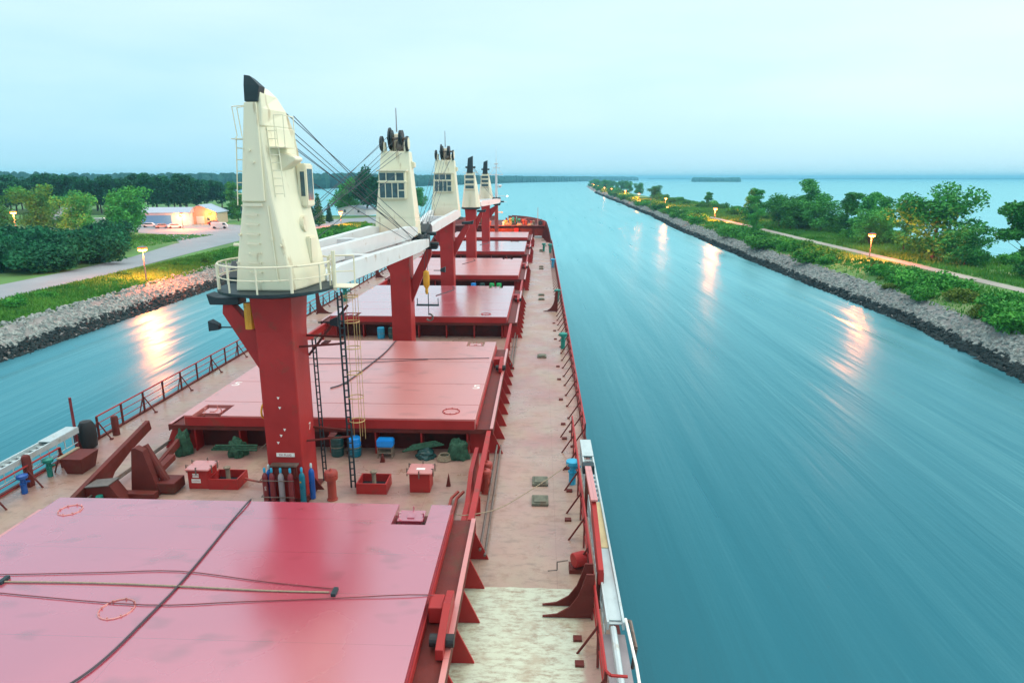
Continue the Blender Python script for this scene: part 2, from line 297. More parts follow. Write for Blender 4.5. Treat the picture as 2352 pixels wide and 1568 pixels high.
def water_mat():
    m = bpy.data.materials.new('canal_water'); m.use_nodes = True; t = m.node_tree; n = t.nodes; l = t.links; b = n['Principled BSDF']
    pass
    tx = n.new('ShaderNodeTexCoord')
    def noi(sc, st, det=3, rg=.5, rot=0):
        mpp = n.new('ShaderNodeMapping'); mpp.inputs['Scale'].default_value = st; mpp.inputs['Rotation'].default_value = (0, 0, rot); l.new(tx.outputs['Object'], mpp.inputs[0])
        q = n.new('ShaderNodeTexNoise'); q.inputs['Scale'].default_value = sc; q.inputs['Detail'].default_value = det; q.inputs['Roughness'].default_value = rg; q.inputs['Distortion'].default_value = .3; l.new(mpp.outputs[0], q.inputs['Vector']); return q.outputs['Fac']
    h1 = noi(.38, (1, .06, 1), 4, .55, R(8)); h2 = noi(1.6, (1, .4, 1), 4, .6, R(-15)); h3 = noi(.05, (1, .25, 1), 2)
    def bump(h, st, dist, prev=None):
        bp = n.new('ShaderNodeBump'); bp.inputs['Strength'].default_value = st; bp.inputs['Distance'].default_value = dist; l.new(h, bp.inputs['Height'])
        if prev: l.new(prev, bp.inputs['Normal'])
        return bp.outputs[0]
    h4 = noi(.16, (1, .05, 1), 3, .5, R(11)); nn = bump(h3, 1, .4); nn = bump(h4, 1, .45, nn); nn = bump(h1, 1, .17, nn); nn = bump(h2, .4, .035, nn)
    rr = n.new('ShaderNodeMapRange'); rr.inputs[1].default_value = .3; rr.inputs[2].default_value = .7; rr.inputs[3].default_value = .27; rr.inputs[4].default_value = .36; l.new(h1, rr.inputs[0])
    n.remove(b); df = n.new('ShaderNodeBsdfDiffuse'); df.inputs['Color'].default_value = (.0, .094, .136, 1)
    gl = n.new('ShaderNodeBsdfGlossy'); gl.inputs['Color'].default_value = (.56, .98, 1.0, 1); l.new(rr.outputs[0], gl.inputs['Roughness']); l.new(nn, gl.inputs['Normal']); l.new(nn, df.inputs['Normal'])
    fr_ = n.new('ShaderNodeFresnel'); fr_.inputs['IOR'].default_value = 1.55; l.new(nn, fr_.inputs['Normal'])
    fm_ = n.new('ShaderNodeMath'); fm_.operation = 'MULTIPLY'; fm_.use_clamp = True; fm_.inputs[1].default_value = 1.18; l.new(fr_.outputs[0], fm_.inputs[0])
    fn_ = n.new('ShaderNodeMath'); fn_.operation = 'MINIMUM'; fn_.inputs[1].default_value = .66; l.new(fm_.outputs[0], fn_.inputs[0])
    mxs = n.new('ShaderNodeMixShader'); l.new(fn_.outputs[0], mxs.inputs[0]); l.new(df.outputs[0], mxs.inputs[1]); l.new(gl.outputs[0], mxs.inputs[2])
    out_ = [q for q in n if q.type == 'OUTPUT_MATERIAL'][0]; l.new(mxs.outputs[0], out_.inputs['Surface'])
    return m
M['water'] = water_mat()
WZ = -6.0

# ------------------------------------------------------------------ setting: water, land, banks, roads
def sheet(name, pts, z, m, kind='structure'):
    mb = MB(); vs = [mb.bm.verts.new((x, y, z)) for x, y in pts]; mb.bm.faces.new(vs)
    o = mb.build(name, m)
    if o.data.polygons[0].normal.z < 0: o.data.flip_normals()
    o['kind'] = kind; return o
sheet('water', [(-14000, -300), (14000, -300), (14000, 14500), (-14000, 14500)], WZ, M['water'])
def interp(tab, y):
    if y <= tab[0][0]: return tab[0][1]
    for (a, b), (c, d) in zip(tab[:-1], tab[1:]):
        if y <= c: return b+(d-b)*(y-a)/(c-a)
    return tab[-1][1]
XR = [(-100, 53), (58, 55), (83, 57.7), (108, 58.6), (164, 58.6), (246, 60.5), (368, 66.5), (828, 78), (1290, 100), (1560, 113)]
XRL = [(-100, 118), (160, 112), (420, 112), (960, 116), (1500, 125), (1600, 119)]     # lake side of the breakwater
XL = [(-100, -47), (159, -46.3), (214, -43.5), (300, -42)]
def wob(x, y, s=.05, a=1.): return a*mnoise.noise(Vector((x*s, y*s, 3.3)))
def bank(name, ys, prof, m):
    """prof(y) -> list of (x, z)"""
    mb = MB(); rows = []
    for y in ys: rows.append([mb.bm.verts.new((x, y, z)) for x, z in prof(y)])
    for a, b in zip(rows[:-1], rows[1:]):
        for k in range(len(a)-1): mb.bm.faces.new((a[k], a[k+1], b[k+1], b[k]))
    o = mb.build(name, m, smooth=True); o['kind'] = 'structure'; return o
ysR = [-80+6*i for i in range(0, 75)]+[380+20*i for i in range(0, 60)]
def profR(y):
    e = interp(XR, y)+wob(0, y, .03, 1.2); t = interp(XRL, y); k = min(1, max(0, (1600-y)/60))
    w = t-e
    return [(e-3, WZ-1.5), (e+.4, WZ+.12), (e+4.2, WZ+2.1*k+.1), (e+7.5, WZ+2.8*k+.1), (e+13.5, -3.0 if k == 1 else WZ+2.9*k), (e+.62*w, -3.0 if k == 1 else WZ+2.9*k), (t-5, WZ+2.0*k), (t, WZ-1.5)]
bank('breakwater_ground', ysR, profR, M['ground'])
def profRb(y):
    return profR(y)[:4]
def profL(y):
    e = interp(XL, y)+wob(9, y, .03, 1.0); k = min(1, max(.0, (300-y)/15)); far = -1500
    return [(e+3, WZ-1.5), (e-.4, WZ+.15), (e-3.8, WZ+2.4*k), (e-6, WZ+2.6*k), (e-10, WZ+3.0*k), (-160, WZ+3.0*k), (far, WZ+3*k)]
bank('ground', [-80+5*i for i in range(77)], profL, M['ground'])
sheet('wood_ground', [(-1500, 290), (-158, 290), (-165, 420), (-300, 640), (-1500, 900)], -3.03, M['ground'])
M['bankm'] = mat('stony_bank_soil', (.20, .20, .19), .9, var=.4, vscale=.8, bump=.8, bscale=3)
bank('stone_bank', ysR, lambda y: [(x, z+.05) for x, z in profR(y)[:3]], M['bankm'])
bank('stone_bank', [-80+5*i for i in range(73)], lambda y: [(x, z+.05) for x, z in profL(y)[:3]], M['bankm'])
# roads and paths
def strip(name, a, b, z, m):
    mb = MB(); A = [mb.bm.verts.new((*p, z)) for p in a]; B = [mb.bm.verts.new((*p, z)) for p in b]
    for k in range(len(A)-1): mb.bm.faces.new((A[k], A[k+1], B[k+1], B[k]))
    o = mb.build(name, m); o['kind'] = 'structure'; return o
strip('road', [(-60.0, 10), (-60.5, 70), (-61, 83), (-62, 110), (-65.5, 149), (-67, 171), (-62, 205), (-50, 228), (-43, 240)],
      [(-71, 10), (-71, 70), (-71, 95), (-71, 109), (-73, 132), (-79, 159), (-80, 205), (-72, 255), (-57, 275)], -2.96, M['asphalt'])
strip('car_park', [(-76, 157), (-86, 172), (-97, 186), (-118, 197), (-150, 205)], [(-78, 205), (-88, 222), (-98, 228), (-122, 226), (-155, 226)], -2.955, M['asphalt'])
M['path'] = mat('gravel_path', (.33, .33, .29), .9, var=.12, vscale=.5)
ypath = [40+8*i for i in range(70)]
strip('path', [(76.2+wob(1, y, .02, .9)+interp([(0, 0), (400, 3), (800, 9)], y), y) for y in ypath], [(78.8+wob(1, y, .02, .9)+interp([(0, 0), (400, 3), (800, 9)], y), y) for y in ypath], -2.96, M['path'])

# riprap: thousands of broken stones on both banks
def rocks(name, n, place, m, label, smin, smax):
    rnd = random.Random(name); verts = []; faces = []
    base = bmesh.new(); bmesh.ops.create_icosphere(base, subdivisions=1, radius=1); bv = [v.co.copy() for v in base.verts]; bf = [[v.index for v in f.verts] for f in base.faces]; base.free()
    cube = [Vector((x, y, z)) for x in (-1, 1) for y in (-1, 1) for z in (-1, 1)]
    for _ in range(n):
        x, y, z = place(rnd); s = rnd.uniform(smin, smax)*(1+max(0, y-120)/500)
        q = Matrix.Rotation(rnd.uniform(0, 6.3), 3, Vector((rnd.gauss(0, 1), rnd.gauss(0, 1), rnd.gauss(0, 1))).normalized())
        sc3 = Vector((s*rnd.uniform(.7, 1.4), s*rnd.uniform(.7, 1.4), s*rnd.uniform(.4, .8))); o = len(verts)
        for v in bv:
            w = v*rnd.uniform(.75, 1.15); w = q @ Vector((w.x*sc3.x, w.y*sc3.y, w.z*sc3.z)); verts.append((x+w.x, y+w.y, z+w.z))
        faces += [[i+o for i in f] for f in bf]
    me = bpy.data.meshes.new(name); me.from_pydata(verts, [], faces); me.materials.append(m)
    ob = bpy.data.objects.new(name, me); C.objects.link(ob); ob['kind'] = 'stuff'; ob['label'] = label; return ob
def plR(a, b, lo, hi):
    def f(r):
        y = a+(b-a)*r.random()**1.7; t = r.uniform(lo, hi); e = interp(XR, y)+wob(0, y, .03, 1.2)
        return e+.2+4.2*t, y, WZ+.1+2.05*t
    return f
def plL(a, b, lo, hi):
    def f(r):
        y = r.uniform(a, b); t = r.uniform(lo, hi); e = interp(XL, y)+wob(9, y, .03, 1.0)
        return e-.2-3.9*t, y, WZ+.1+2.35*t
    return f
rocks('riprap', 15000, plR(45, 900, .2, 1.05), M['rock'], 'pale grey broken stones on the slope of the breakwater', .10, .46)
rocks('wet_riprap', 6500, plR(45, 900, -.16, .26), M['wetrock'], 'dark wet stones at the waterline of the breakwater', .25, .55)
rocks('riprap', 13000, plL(40, 240, .25, 1.1), M['rock'], 'pale grey broken stones on the slope of the left bank', .08, .38)
rocks('wet_riprap', 6500, plL(40, 240, -.25, .36), M['wetrock'], 'dark wet stones at the waterline of the left bank', .2, .45)

# ------------------------------------------------------------------ vegetation
def leaves(clumps, n, size, seed, flat=.0):
    rnd = random.Random(seed); V = []; F = []
    w = [c[3]*c[4]*c[5] for c in clumps]
    for _ in range(n):
        c = rnd.choices(clumps, w)[0]
        d = Vector((rnd.gauss(0, 1), rnd.gauss(0, 1), rnd.gauss(0, 1))).normalized()
        rr = rnd.random()**.42
        lump = 1+.28*mnoise.noise(d*2.3+Vector((c[0]*3, c[1]*3, c[2])))
        p = Vector((c[0]+d.x*c[3]*rr*lump, c[1]+d.y*c[4]*rr*lump, c[2]+d.z*c[5]*rr*lump))
        u = Vector((rnd.gauss(0, 1), rnd.gauss(0, 1), rnd.gauss(0, .7))).normalized(); v = u.orthogonal(); v.rotate(Matrix.Rotation(rnd.uniform(0, 6.28), 3, u))
        s = size*rnd.uniform(.5, 1.3); o = len(V)
        V += [p-u*s, p+v*s*.45, p+u*s, p-v*s*.45]; F.append((o, o+1, o+2, o+3))
    return V, F
def meshobj(name, V, F, m, parent=None):
    me = bpy.data.meshes.new(name); me.from_pydata([tuple(v) for v in V], [], F); me.materials.append(m)
    o = bpy.data.objects.new(name, me); C.objects.link(o)
    if parent: o.parent = parent
    return o
def trunk_mb(h, r, limbs, seed, lean=(0, 0)):
    rnd = random.Random(seed); mb = MB(); p = Vector((0, 0, -.3)); d = Vector((lean[0], lean[1], h)); k = 5
    pts = [p+d*(i/k)+Vector((rnd.uniform(-.15, .15), rnd.uniform(-.15, .15), 0))*(i > 0) for i in range(k+1)]
    for i in range(k): mb.tube(pts[i], pts[i+1], r*(1-i/k*.75), r*(1-(i+1)/k*.75), n=7)
    for _ in range(limbs):
        t = rnd.uniform(.35, .95); q = pts[0]+d*t; a = rnd.uniform(0, 6.28); ln = h*rnd.uniform(.25, .42)
        e = q+Vector((math.cos(a)*ln*.8, math.sin(a)*ln*.8, ln*.6)); mb.tube(q, e, r*.35*(1-t*.5), r*.08, n=5)
    return mb
def tree_proto(kind, seed, loc, label, group):
    rnd = random.Random(seed); t = empty('tree', loc, label, 'tree', group)
    if kind == 'broad':
        cl = [(0, 0, 6.2, 2.9, 2.9, 3.4)]+[(rnd.uniform(-4, 4), rnd.uniform(-4, 4), rnd.uniform(1.8, 9.6), rnd.uniform(1.3, 2.6), rnd.uniform(1.3, 2.6), rnd.uniform(1.1, 2)) for _ in range(16)]+[(2, -1.5, 2.2, 2.4, 2.2, 1.5), (-2, -1.2, 2.4, 2.3, 2.2, 1.5), (0, -2.4, 3.2, 2.3, 1.8, 1.6)]
        V, F = leaves(cl, 8000, .27, seed); m = M['leafA']; trunk_mb(8, .28, 7, seed).build('trunk', M['bark'], t)
    elif kind == 'tall':
        cl = [(rnd.uniform(-2, 2), rnd.uniform(-2, 2), 1.6+i*.82, rnd.uniform(1.3, 2.6), rnd.uniform(1.3, 2.6), rnd.uniform(.9, 1.6)) for i in range(14)]
        V, F = leaves(cl, 6500, .27, seed); m = M['leafA']; trunk_mb(11, .24, 8, seed).build('trunk', M['bark'], t)
    elif kind == 'blown':       # bent over by the wind, gaps between clumps
        cl = [(.25*i+rnd.uniform(-1.3, 1.3), rnd.uniform(-1.5, 1.5), 2.5+i*.95+rnd.uniform(-.5, .5), rnd.uniform(.9, 1.9), rnd.uniform(.9, 1.7), rnd.uniform(.6, 1.2)) for i in range(9)]+[(3+rnd.uniform(-1, 1), 0, 9.6, 2.2, 1.4, .9), (-2.0, 0, 4, 1.6, 1.3, 1), (3.2, .5, 6.2, 1.8, 1.4, 1), (0, 0, 1.5, 2.2, 1.8, 1.3), (1.2, 0, 7.5, 2, 1.8, 1.3)]
        V, F = leaves(cl, 6500, .27, seed); m = M['leafA']; trunk_mb(9.5, .2, 9, seed, (2.0, 0)).build('trunk', M['bark'], t)
    elif kind == 'dark':
        cl = [(0, 0, 8, 3.6, 3.6, 5)]+[(rnd.uniform(-3.3, 3.3), rnd.uniform(-3.3, 3.3), rnd.uniform(5, 14), rnd.uniform(1.3, 2.5), rnd.uniform(1.3, 2.5), rnd.uniform(1.2, 2.3)) for _ in range(12)]
        V, F = leaves(cl, 4500, .45, seed); m = M['leafB']; trunk_mb(11, .3, 5, seed).build('trunk', M['bark'], t)
    else:                       # conifer
        cl = [(0, 0, 1.2+i*.9, 1.9*(1-i/11)+.25, 1.9*(1-i/11)+.25, .7) for i in range(10)]
        V, F = leaves(cl, 3000, .26, seed); m = M['leafB']; trunk_mb(9.5, .16, 0, seed).build('trunk', M['bark'], t)
    meshobj('crown', V, F, m, t); return t
GT = 'trees along the breakwater'
# right side: each tree (px, py of its foot, height m, kind, yaw, label)
rt = [(1717, 512, 13, 'blown', 0.2, 'wind-bent tree standing alone over open water, left end of the breakwater row'),
      (1505, 458, 11, 'broad', 1.0, 'round dark tree by the small unlit pole far down the breakwater'),
      (1620, 478, 9, 'blown', .1, 'small leaning tree alone left of the wind-bent tree'),
      (1790, 522, 12, 'broad', 2.0, 'wide bright green tree at the near end of the path'),
      (1850, 524, 15, 'tall', .4, 'tall narrow tree rising above the wide bright green one'),
      (1930, 538, 13, 'blown', -.2, 'slanting open-crowned tree in the middle of the breakwater row'),
      (1975, 545, 13, 'blown', .3, 'second slanting tree with crown swept right, left of the lit lamp'),
      (2030, 552, 11, 'tall', 1.4, 'slim tree right behind the nearest lit breakwater lamp'),
      (2140, 596, 15, 'broad', .8, 'largest tree of the breakwater, full round crown over the lake'),
      (2365, 640, 13, 'blown', 2.6, 'tree cut by the right edge of the picture'),
      (1815, 528, 11, 'broad', .3, 'rounded tree filling the gap below the tall narrow tree'),
      (1885, 532, 12, 'broad', 1.9, 'low wide tree between the tall narrow one and the slanting ones'),
      (1995, 562, 9, 'broad', 2.4, 'bushy tree at the foot of the slanting trees by the lit lamp'),
      (2075, 575, 10, 'tall', 2.9, 'leafy tree joining the largest tree on its left side'),
      (2215, 612, 8, 'broad', 1.1, 'low tree right beneath the largest tree'),
      (1735, 545, 7.5, 'tall', .5, 'short leafy tree on the bank above the stones left of the path')]
protoT = {}
for i, (px, py, h, kind, rz, lab) in enumerate(rt):
    p = P(px, py, -3.0); H = {'broad': 11.5, 'tall': 13.2, 'blown': 11.8}[kind]
    t = tree_proto(kind, 100+i, p, lab, GT); t.scale = (h/H*(1.18 if kind == 'broad' else 1.05),)*2+(h/H,); t.rotation_euler = (0, 0, rz); protoT.setdefault(kind, t)
far = [(1468, 447), (1445, 441), (1428, 437), (1418, 434), (1405, 432), (1395, 429), (1385, 427), (1440, 436), (1410, 428)]
for i, (px, py) in enumerate(far):
    p = P(px, py, -3.0)
    dup(protoT['broad'], p, i*1.3, 'small far tree in the clump at the distant tip of the breakwater', 'far trees at the breakwater tip', random.uniform(.9, 1.3))
# left: trees near the car park and the wood behind
lt = [(105, 535, 15, 'broad', 'big leafy tree behind the left edge lamp'), (185, 540, 13, 'broad', 'tree between the two white shapes by the car park'),
      (285, 548, 15, 'broad', 'broad tree left of the long white building'), (-10, 530, 15, 'broad', 'tree at the left picture edge above the dark thicket'),
      (548, 508, 14, 'tall', 'tree close behind the first crane, right of the orange-lit house'),
      (733, 520, 11, 'conifer', 'pointed young tree right of the first crane'), (716, 520, 9, 'conifer', 'thin dark tree beside the pointed young one'), (757, 512, 7, 'conifer', 'lowest of the three young trees between the cranes'),
      (805, 492, 17, 'broad', 'light green tree between the first and second crane'), (845, 494, 21, 'dark', 'tall dark tree just left of the second crane'), (870, 497, 17, 'dark', 'dark tree half hidden behind the second crane'), (960, 478, 12, 'broad', 'tree seen between the second and third crane')]
for i, (px, py, h, kind, lab) in enumerate(lt):
    p = P(px, py, -3.0); H = {'broad': 11.5, 'tall': 13.2, 'dark': 15.2, 'conifer': 10.2}[kind]
    t = tree_proto(kind, 300+i, p, lab, 'trees on the left bank'); t.scale = (h/H,)*3; protoT.setdefault(kind, t)
wp = tree_proto('dark', 400, (-160, 330, -3), 'dark green tree of the wood behind the buildings', 'trees of the wood'); wp2 = tree_proto('dark', 401, (-171, 334, -3), 'dark green tree of the wood behind the buildings', 'trees of the wood')
wp.scale = wp2.scale = (1.05,)*3
rw = random.Random(5)
for i in range(150):
    row = i % 3; x = -152-(i//3)*7.6+rw.uniform(-2, 2); y = 300+row*20+rw.uniform(-5, 5)-(i//3)*.5
    dup(rw.choice((wp, wp2)), (x, y, -3), rw.uniform(0, 6), None, None, (1.25, 1.25, rw.uniform(.90, 1.18)))
# bushes
def bush_proto(seed, m, loc, label, group):
    rnd = random.Random(seed); cl = [(rnd.uniform(-1.5, 1.5), rnd.uniform(-1.5, 1.5), rnd.uniform(.3, 1.4), rnd.uniform(.8, 1.4), rnd.uniform(.8, 1.4), rnd.uniform(.5, 1.0)) for _ in range(8)]
    V, F = leaves(cl, 2600, .17, seed); b = meshobj('bush', V, F, M[m]); b.location = loc; return tag(b, label, 'bush', group)
BR, BL, BT = 'bushes along the breakwater bank', 'bushes on the left bank', 'thicket left of the road'
LB = {BR: 'leafy green bush on the bank above the breakwater stones', BL: 'low bush in the grass strip above the left bank stones', BT: 'dark bush of the thicket between the road and the left trees',
      'yellowish bushes': 'yellowish low bush among the green ones on the breakwater bank'}
bp = [bush_proto(500+k, 'leafC', (66+k, 60+k*3, -3.6), LB[BR], BR) for k in range(3)]
by = bush_proto(510, 'leafY', (68, 118, -3.5), LB['yellowish bushes'], 'yellowish bushes')
rb = random.Random(11)
for i in range(125):
    y = 48+620*(i/125)**1.7; x = interp(XR, y)+rb.uniform(4.3, 10.2)
    lampgap = any(abs(y-(ly-(lx-x)*ly/(lx-9.74))) < 5+y/28 for lx, ly in ((74, 133), (73, 248), (77.6, 372), (78.7, 481)))
    if lampgap: dup(by, (x, y, -3.7), rb.uniform(0, 6), None, None, (.7, .7, .4)); continue
    if rb.random() < .18: dup(by, (x, y, -3.5), rb.uniform(0, 6), None, None, rb.uniform(.6, 1.0)*(1+y/900))
    else: dup(rb.choice(bp), (x, y, -3.6), rb.uniform(0, 6), None, None, (rb.uniform(.9, 1.6)*(1+y/900),)*2+(rb.uniform(.75, 1.35)*(1+y/900),))
for i in range(46):      # overgrown far end
    y = 680+850*(i/46); dup(rb.choice(bp), (interp(XR, y)+rb.uniform(5, 26), y, -3.6), rb.uniform(0, 6), None, None, rb.uniform(1.8, 3.2))
for i in range(9):
    y = 950+62*i; dup(protoT['broad'], (interp(XR, y)+rb.uniform(8, 24), y, -3), rb.uniform(0, 6), 'small far tree in the clump at the distant tip of the breakwater', 'far trees at the breakwater tip', rb.uniform(.9, 1.3))
for i in range(42):      # lake side
    y = 60+500*(i/42)**1.5; dup(rb.choice(bp), (interp(XRL, y)-rb.uniform(6, 22), y, -3.3), rb.uniform(0, 6), 'leafy bush on the lake side of the breakwater path', 'bushes on the lake side of the breakwater', rb.uniform(.9, 1.5)*(1+y/900))
for i in range(26):
    y = 66+170*(i/26); dup(rb.choice(bp), (interp(XL, y)-rb.uniform(6, 12), y, -3.3), rb.uniform(0, 6), LB[BL], BL, rb.uniform(.35, .8))
for i, (px, py) in enumerate([(730, 560), (760, 555), (790, 548), (820, 545), (750, 570), (845, 532), (715, 575)]):
    dup(bp[i % 3], P(px, py, -3.4), i, 'thick green bush on the bank between the first two cranes', 'bushes between the first two cranes', rb.uniform(1.0, 1.5))
btp = bush_proto(520, 'leafB', P(100, 610, -3), LB[BT], BT); btp.scale = (2.2, 2.2, 2)
for i in range(46):
    px = rb.uniform(-120, 262); py = rb.uniform(560, 628)-max(0, px-200)*.1; dup(btp, P(px, py, -3), rb.uniform(0, 6), None, None, (rb.uniform(1.5, 2.5),)*2+(rb.uniform(1.4, 2.6),))
# grass
def grass(name, n, place, label, h=.45):
    rnd = random.Random(name+label); V = []; F = []
    for _ in range(n):
        x, y, z = place(rnd); k = 1+max(0, y-60)/120
        for q in range(3):
            a = rnd.uniform(0, 6.28); s = h*rnd.uniform(.6, 1.3)*(.7+.3*k); w = .10*k; dx, dy = math.cos(a), math.sin(a); o = len(V)
            V += [(x-dx*w, y-dy*w, z-.05), (x+dx*w, y+dy*w, z-.05), (x+rnd.uniform(-.2, .2), y+rnd.uniform(-.2, .2), z+s)]; F.append((o, o+1, o+2))
            x += rnd.uniform(-.3, .3); y += rnd.uniform(-.3, .3)
    o = meshobj(name, V, F, M['grassm']); return tag(o, label, 'grass', None, 'stuff')
def gR(r):
    y = 45+480*r.random()**1.6; t = r.random(); e = interp(XR, y); x = e+4.2+t*(38)
    if abs(x-77.8) < 2.6: x += 5.2
    z = interp([(5, WZ+2.15), (8, WZ+2.85), (13.5, -3), (99, -3)], x-e)
    return x, y, z
def gL(r):
    y = r.uniform(45, 235); e = interp(XL, y); x = e-4.3-r.random()*10
    return x, y, interp([(3.8, WZ+2.4), (6, WZ+2.6), (10, WZ+3)], e-x)
grass('grass', 30000, gR, 'rough green grass on the breakwater', .5)
grass('grass', 26000, gL, 'bright grass strip between the left bank stones and the road', .4)
grass('grass', 9000, lambda r: (r.uniform(-115, -82), r.uniform(95, 185), -3.0), 'mown grass behind the road', .2)

# far shores and islet
def far_wood(name, pts, w, hgt, n, label, seed):
    rnd = random.Random(seed); V = []; F = []
    ln = [(Vector(b)-Vector(a)).length for a, b in zip(pts[:-1], pts[1:])]
    for _ in range(n):
        k = rnd.choices(range(len(ln)), ln)[0]; t = rnd.random(); a, b = Vector(pts[k]), Vector(pts[k+1]); p = a+(b-a)*t; d = (b-a).normalized(); off = Vector((-d.y, d.x))*rnd.uniform(-w, w); p = p+off
        hh = hgt*rnd.uniform(.75, 1.05)*(1+.12*mnoise.noise(Vector((p.x*.01, p.y*.01, 0)))); r0 = hgt*.42*rnd.uniform(.7, 1.2)
        rings = []
        for j, (rr, zz) in enumerate(((.75, 0), (1, .35), (.85, .7), (.4, .93))):
            rings.append([(p.x+r0*rr*rnd.uniform(.8, 1.2)*math.cos(q*1.047), p.y+r0*rr*rnd.uniform(.8, 1.2)*math.sin(q*1.047), WZ+hh*zz+rnd.uniform(-.05, .05)*hgt*(j > 0)) for q in range(6)])
        o = len(V)
        for r_ in rings: V += r_
        V.append((p.x, p.y, WZ+hh)); top = len(V)-1
        for j in range(3):
            for q in range(6): F.append((o+j*6+q, o+j*6+(q+1) % 6, o+j*6+6+(q+1) % 6, o+j*6+6+q))
        for q in range(6): F.append((o+18+q, o+18+(q+1) % 6, top))
    o = meshobj(name, V, F, M['farleaf']); return tag(o, label, 'wood', None, 'stuff')
far_wood('far_wood', [(-900, 1000), (-383, 1240), (-145, 2700), (344, 4180), (620, 4700)], 60, 26, 3000, 'far wooded shore across the lake, blue in the haze', 1)
far_wood('islet_wood', [(735, 3265), (840, 3280), (945, 3270)], 20, 21, 260, 'trees covering the small islet in the lake right of the breakwater tip', 2)
far_wood('far_shore_wood', [(1500, 9600), (4000, 9300), (7600, 8000), (9000, 6500)], 60, 17, 1500, 'faint wooded shore on the right horizon', 3)
def mound(name, x0, x1, y0, y1, z):
    mb = MB(); n = 40; r1 = [mb.bm.verts.new(((x0+x1)/2+(x1-x0)/2*math.cos(k*6.2832/n), (y0+y1)/2+(y1-y0)/2*math.sin(k*6.2832/n), WZ-.5)) for k in range(n)]
    r2 = [mb.bm.verts.new(((x0+x1)/2+(x1-x0)*.46*math.cos(k*6.2832/n), (y0+y1)/2+(y1-y0)*.42*math.sin(k*6.2832/n), z)) for k in range(n)]
    for k in range(n): mb.bm.faces.new((r1[k], r1[(k+1) % n], r2[(k+1) % n], r2[k]))
    mb.bm.faces.new(r2); o = mb.build(name, M['ground']); o['kind'] = 'structure'
mound('islet_ground', 715, 965, 3235, 3305, WZ+1)

# ------------------------------------------------------------------ lamps on the banks
def lamp(loc, h, label, group, power, lit=True, rz=0):
    t = empty('street_lamp', loc, label, 'street lamp', group, rz)
    MB().tube((0, 0, -.2), (0, 0, h), .11, .07, n=8).build('pole', M['pole'], t, smooth=True)
    MB().lathe([(.08, h-.1), (.62, h+.02), (.70, h+.10), (.62, h+.16), (.1, h+.3)], 16).build('lamp_head', M['pole'], t, smooth=True)
    if lit:
        MB().lathe([(.05, h-.12), (.66, h-.02), (.66, h-.16), (.5, h-.26), (.05, h-.3)], 16).build('lamp_glass', lampm, t, smooth=True)
        for k_ in range(4): MB().lathe([(.05, 0), (.22, -.06), (.24, -.2), (.05, -.32)], 10, (.42*math.cos(k_*1.571+.6), .42*math.sin(k_*1.571+.6), h-.2)).build('bulb', lamph, t, smooth=True)
        l = bpy.data.lights.new('lamp_light', 'POINT'); l.energy = power*1.5; l.color = (1, .14, .03); l.shadow_soft_size = .6
        lo = bpy.data.objects.new('lamp_light', l); C.objects.link(lo); lo.location = (0, 0, h-.8); lo.parent = t
    return t
names = ['nearest', 'second', 'third', 'fourth', 'fifth', 'sixth', 'seventh', 'eighth', 'ninth', 'tenth']
for i, (x, y) in enumerate([(74.07, 133.05), (73.05, 248.39), (77.65, 372.48), (78.74, 481.2), (82.59, 588.19), (82.44, 704.26), (82.53, 783.13), (91.47, 975.76), (95.17, 1105.4), (101, 1230)]):
    lamp((x, y, -3), 5.0, names[i]+' lit orange lamp on a pole along the breakwater, counted from the ship', 'lit lamps along the breakwater', 9000*(1 if y < 200 else 1.8 if y < 700 else .6))
for i, (px, py) in enumerate([(1494, 478), (1449, 457), (1421, 447)]):
    lamp(P(px, py, -3), 5.6, ['unlit pale pole by the round dark tree on the breakwater', 'unlit thin pole left of the third lit lamp', 'most distant unlit pole among the breakwater trees'][i], 'unlit poles on the breakwater', 0, False)
for (x, y, lab, pw) in [(-124.9, 167.5, 'lit orange lamp in front of the trees at the left picture edge', 16000), (-52.23, 101.7, 'lit orange lamp between the road and the left bank stones', 9000), (-55.23, 217.64, 'lit orange lamp seen between the first and second crane', 9000),
                        (-100.5, 203.5, 'lit lamp at the front of the long white building', 9000)]:
    lamp((x, y, -3), 5.0 if x > -120 else 7.2, lab, 'lit lamps on the left bank', pw)

# ------------------------------------------------------------------ buildings and small things by the car park
def gable(loc, rz, w, d, h, rh, wm, label, windows=3, door=True, name='building', lights=()):
    t = empty(name, loc, label, 'building', None, rz)
    mb = MB(); mb.prism([(-w/2, 0), (w/2, 0), (w/2, h), (0, h+rh), (-w/2, h)], 0, d, 'y'); mb.build('wall', wm, t)
    r = MB()
    for s in (-1, 1):
        r.prism([(0, h+rh+.03), (s*(w/2+.5), h-.22), (s*(w/2+.5), h+.0), (0, h+rh+.28)], -.5, d+.5, 'y')
    r.build('roof', M['roof'], t)
    for k in range(windows):
        x = -w/2+w*(k+1)/(windows+1)
        if door and k == windows//2:
            MB().box(x-1.3, x+1.3, -.06, -.003, .05, 2.7).build('door', M['white'], t)
        else:
            f = MB().box(x-.6, x+.6, -.08, -.003, 1.1, 2.4).build('window', M['white'], t); MB().box(x-.5, x+.5, -.1, -.083, 1.2, 2.3).build('pane', M['glass'], f)
    for (x, z) in lights:
        MB().lathe([(.1, z-.3), (.38, z-.2), (.38, z+.2), (.1, z+.3)], 10, (x, -.45, 0)).build('wall_lamp', lampm, t)
        l = bpy.data.lights.new('wall_lamp_light', 'POINT'); l.energy = 1000; l.color = (1, .28, .04); l.shadow_soft_size = .3
        lo = bpy.data.objects.new('wall_lamp_light', l); C.objects.link(lo); lo.location = (x, -1.4, z-.2); lo.parent = t
    return t
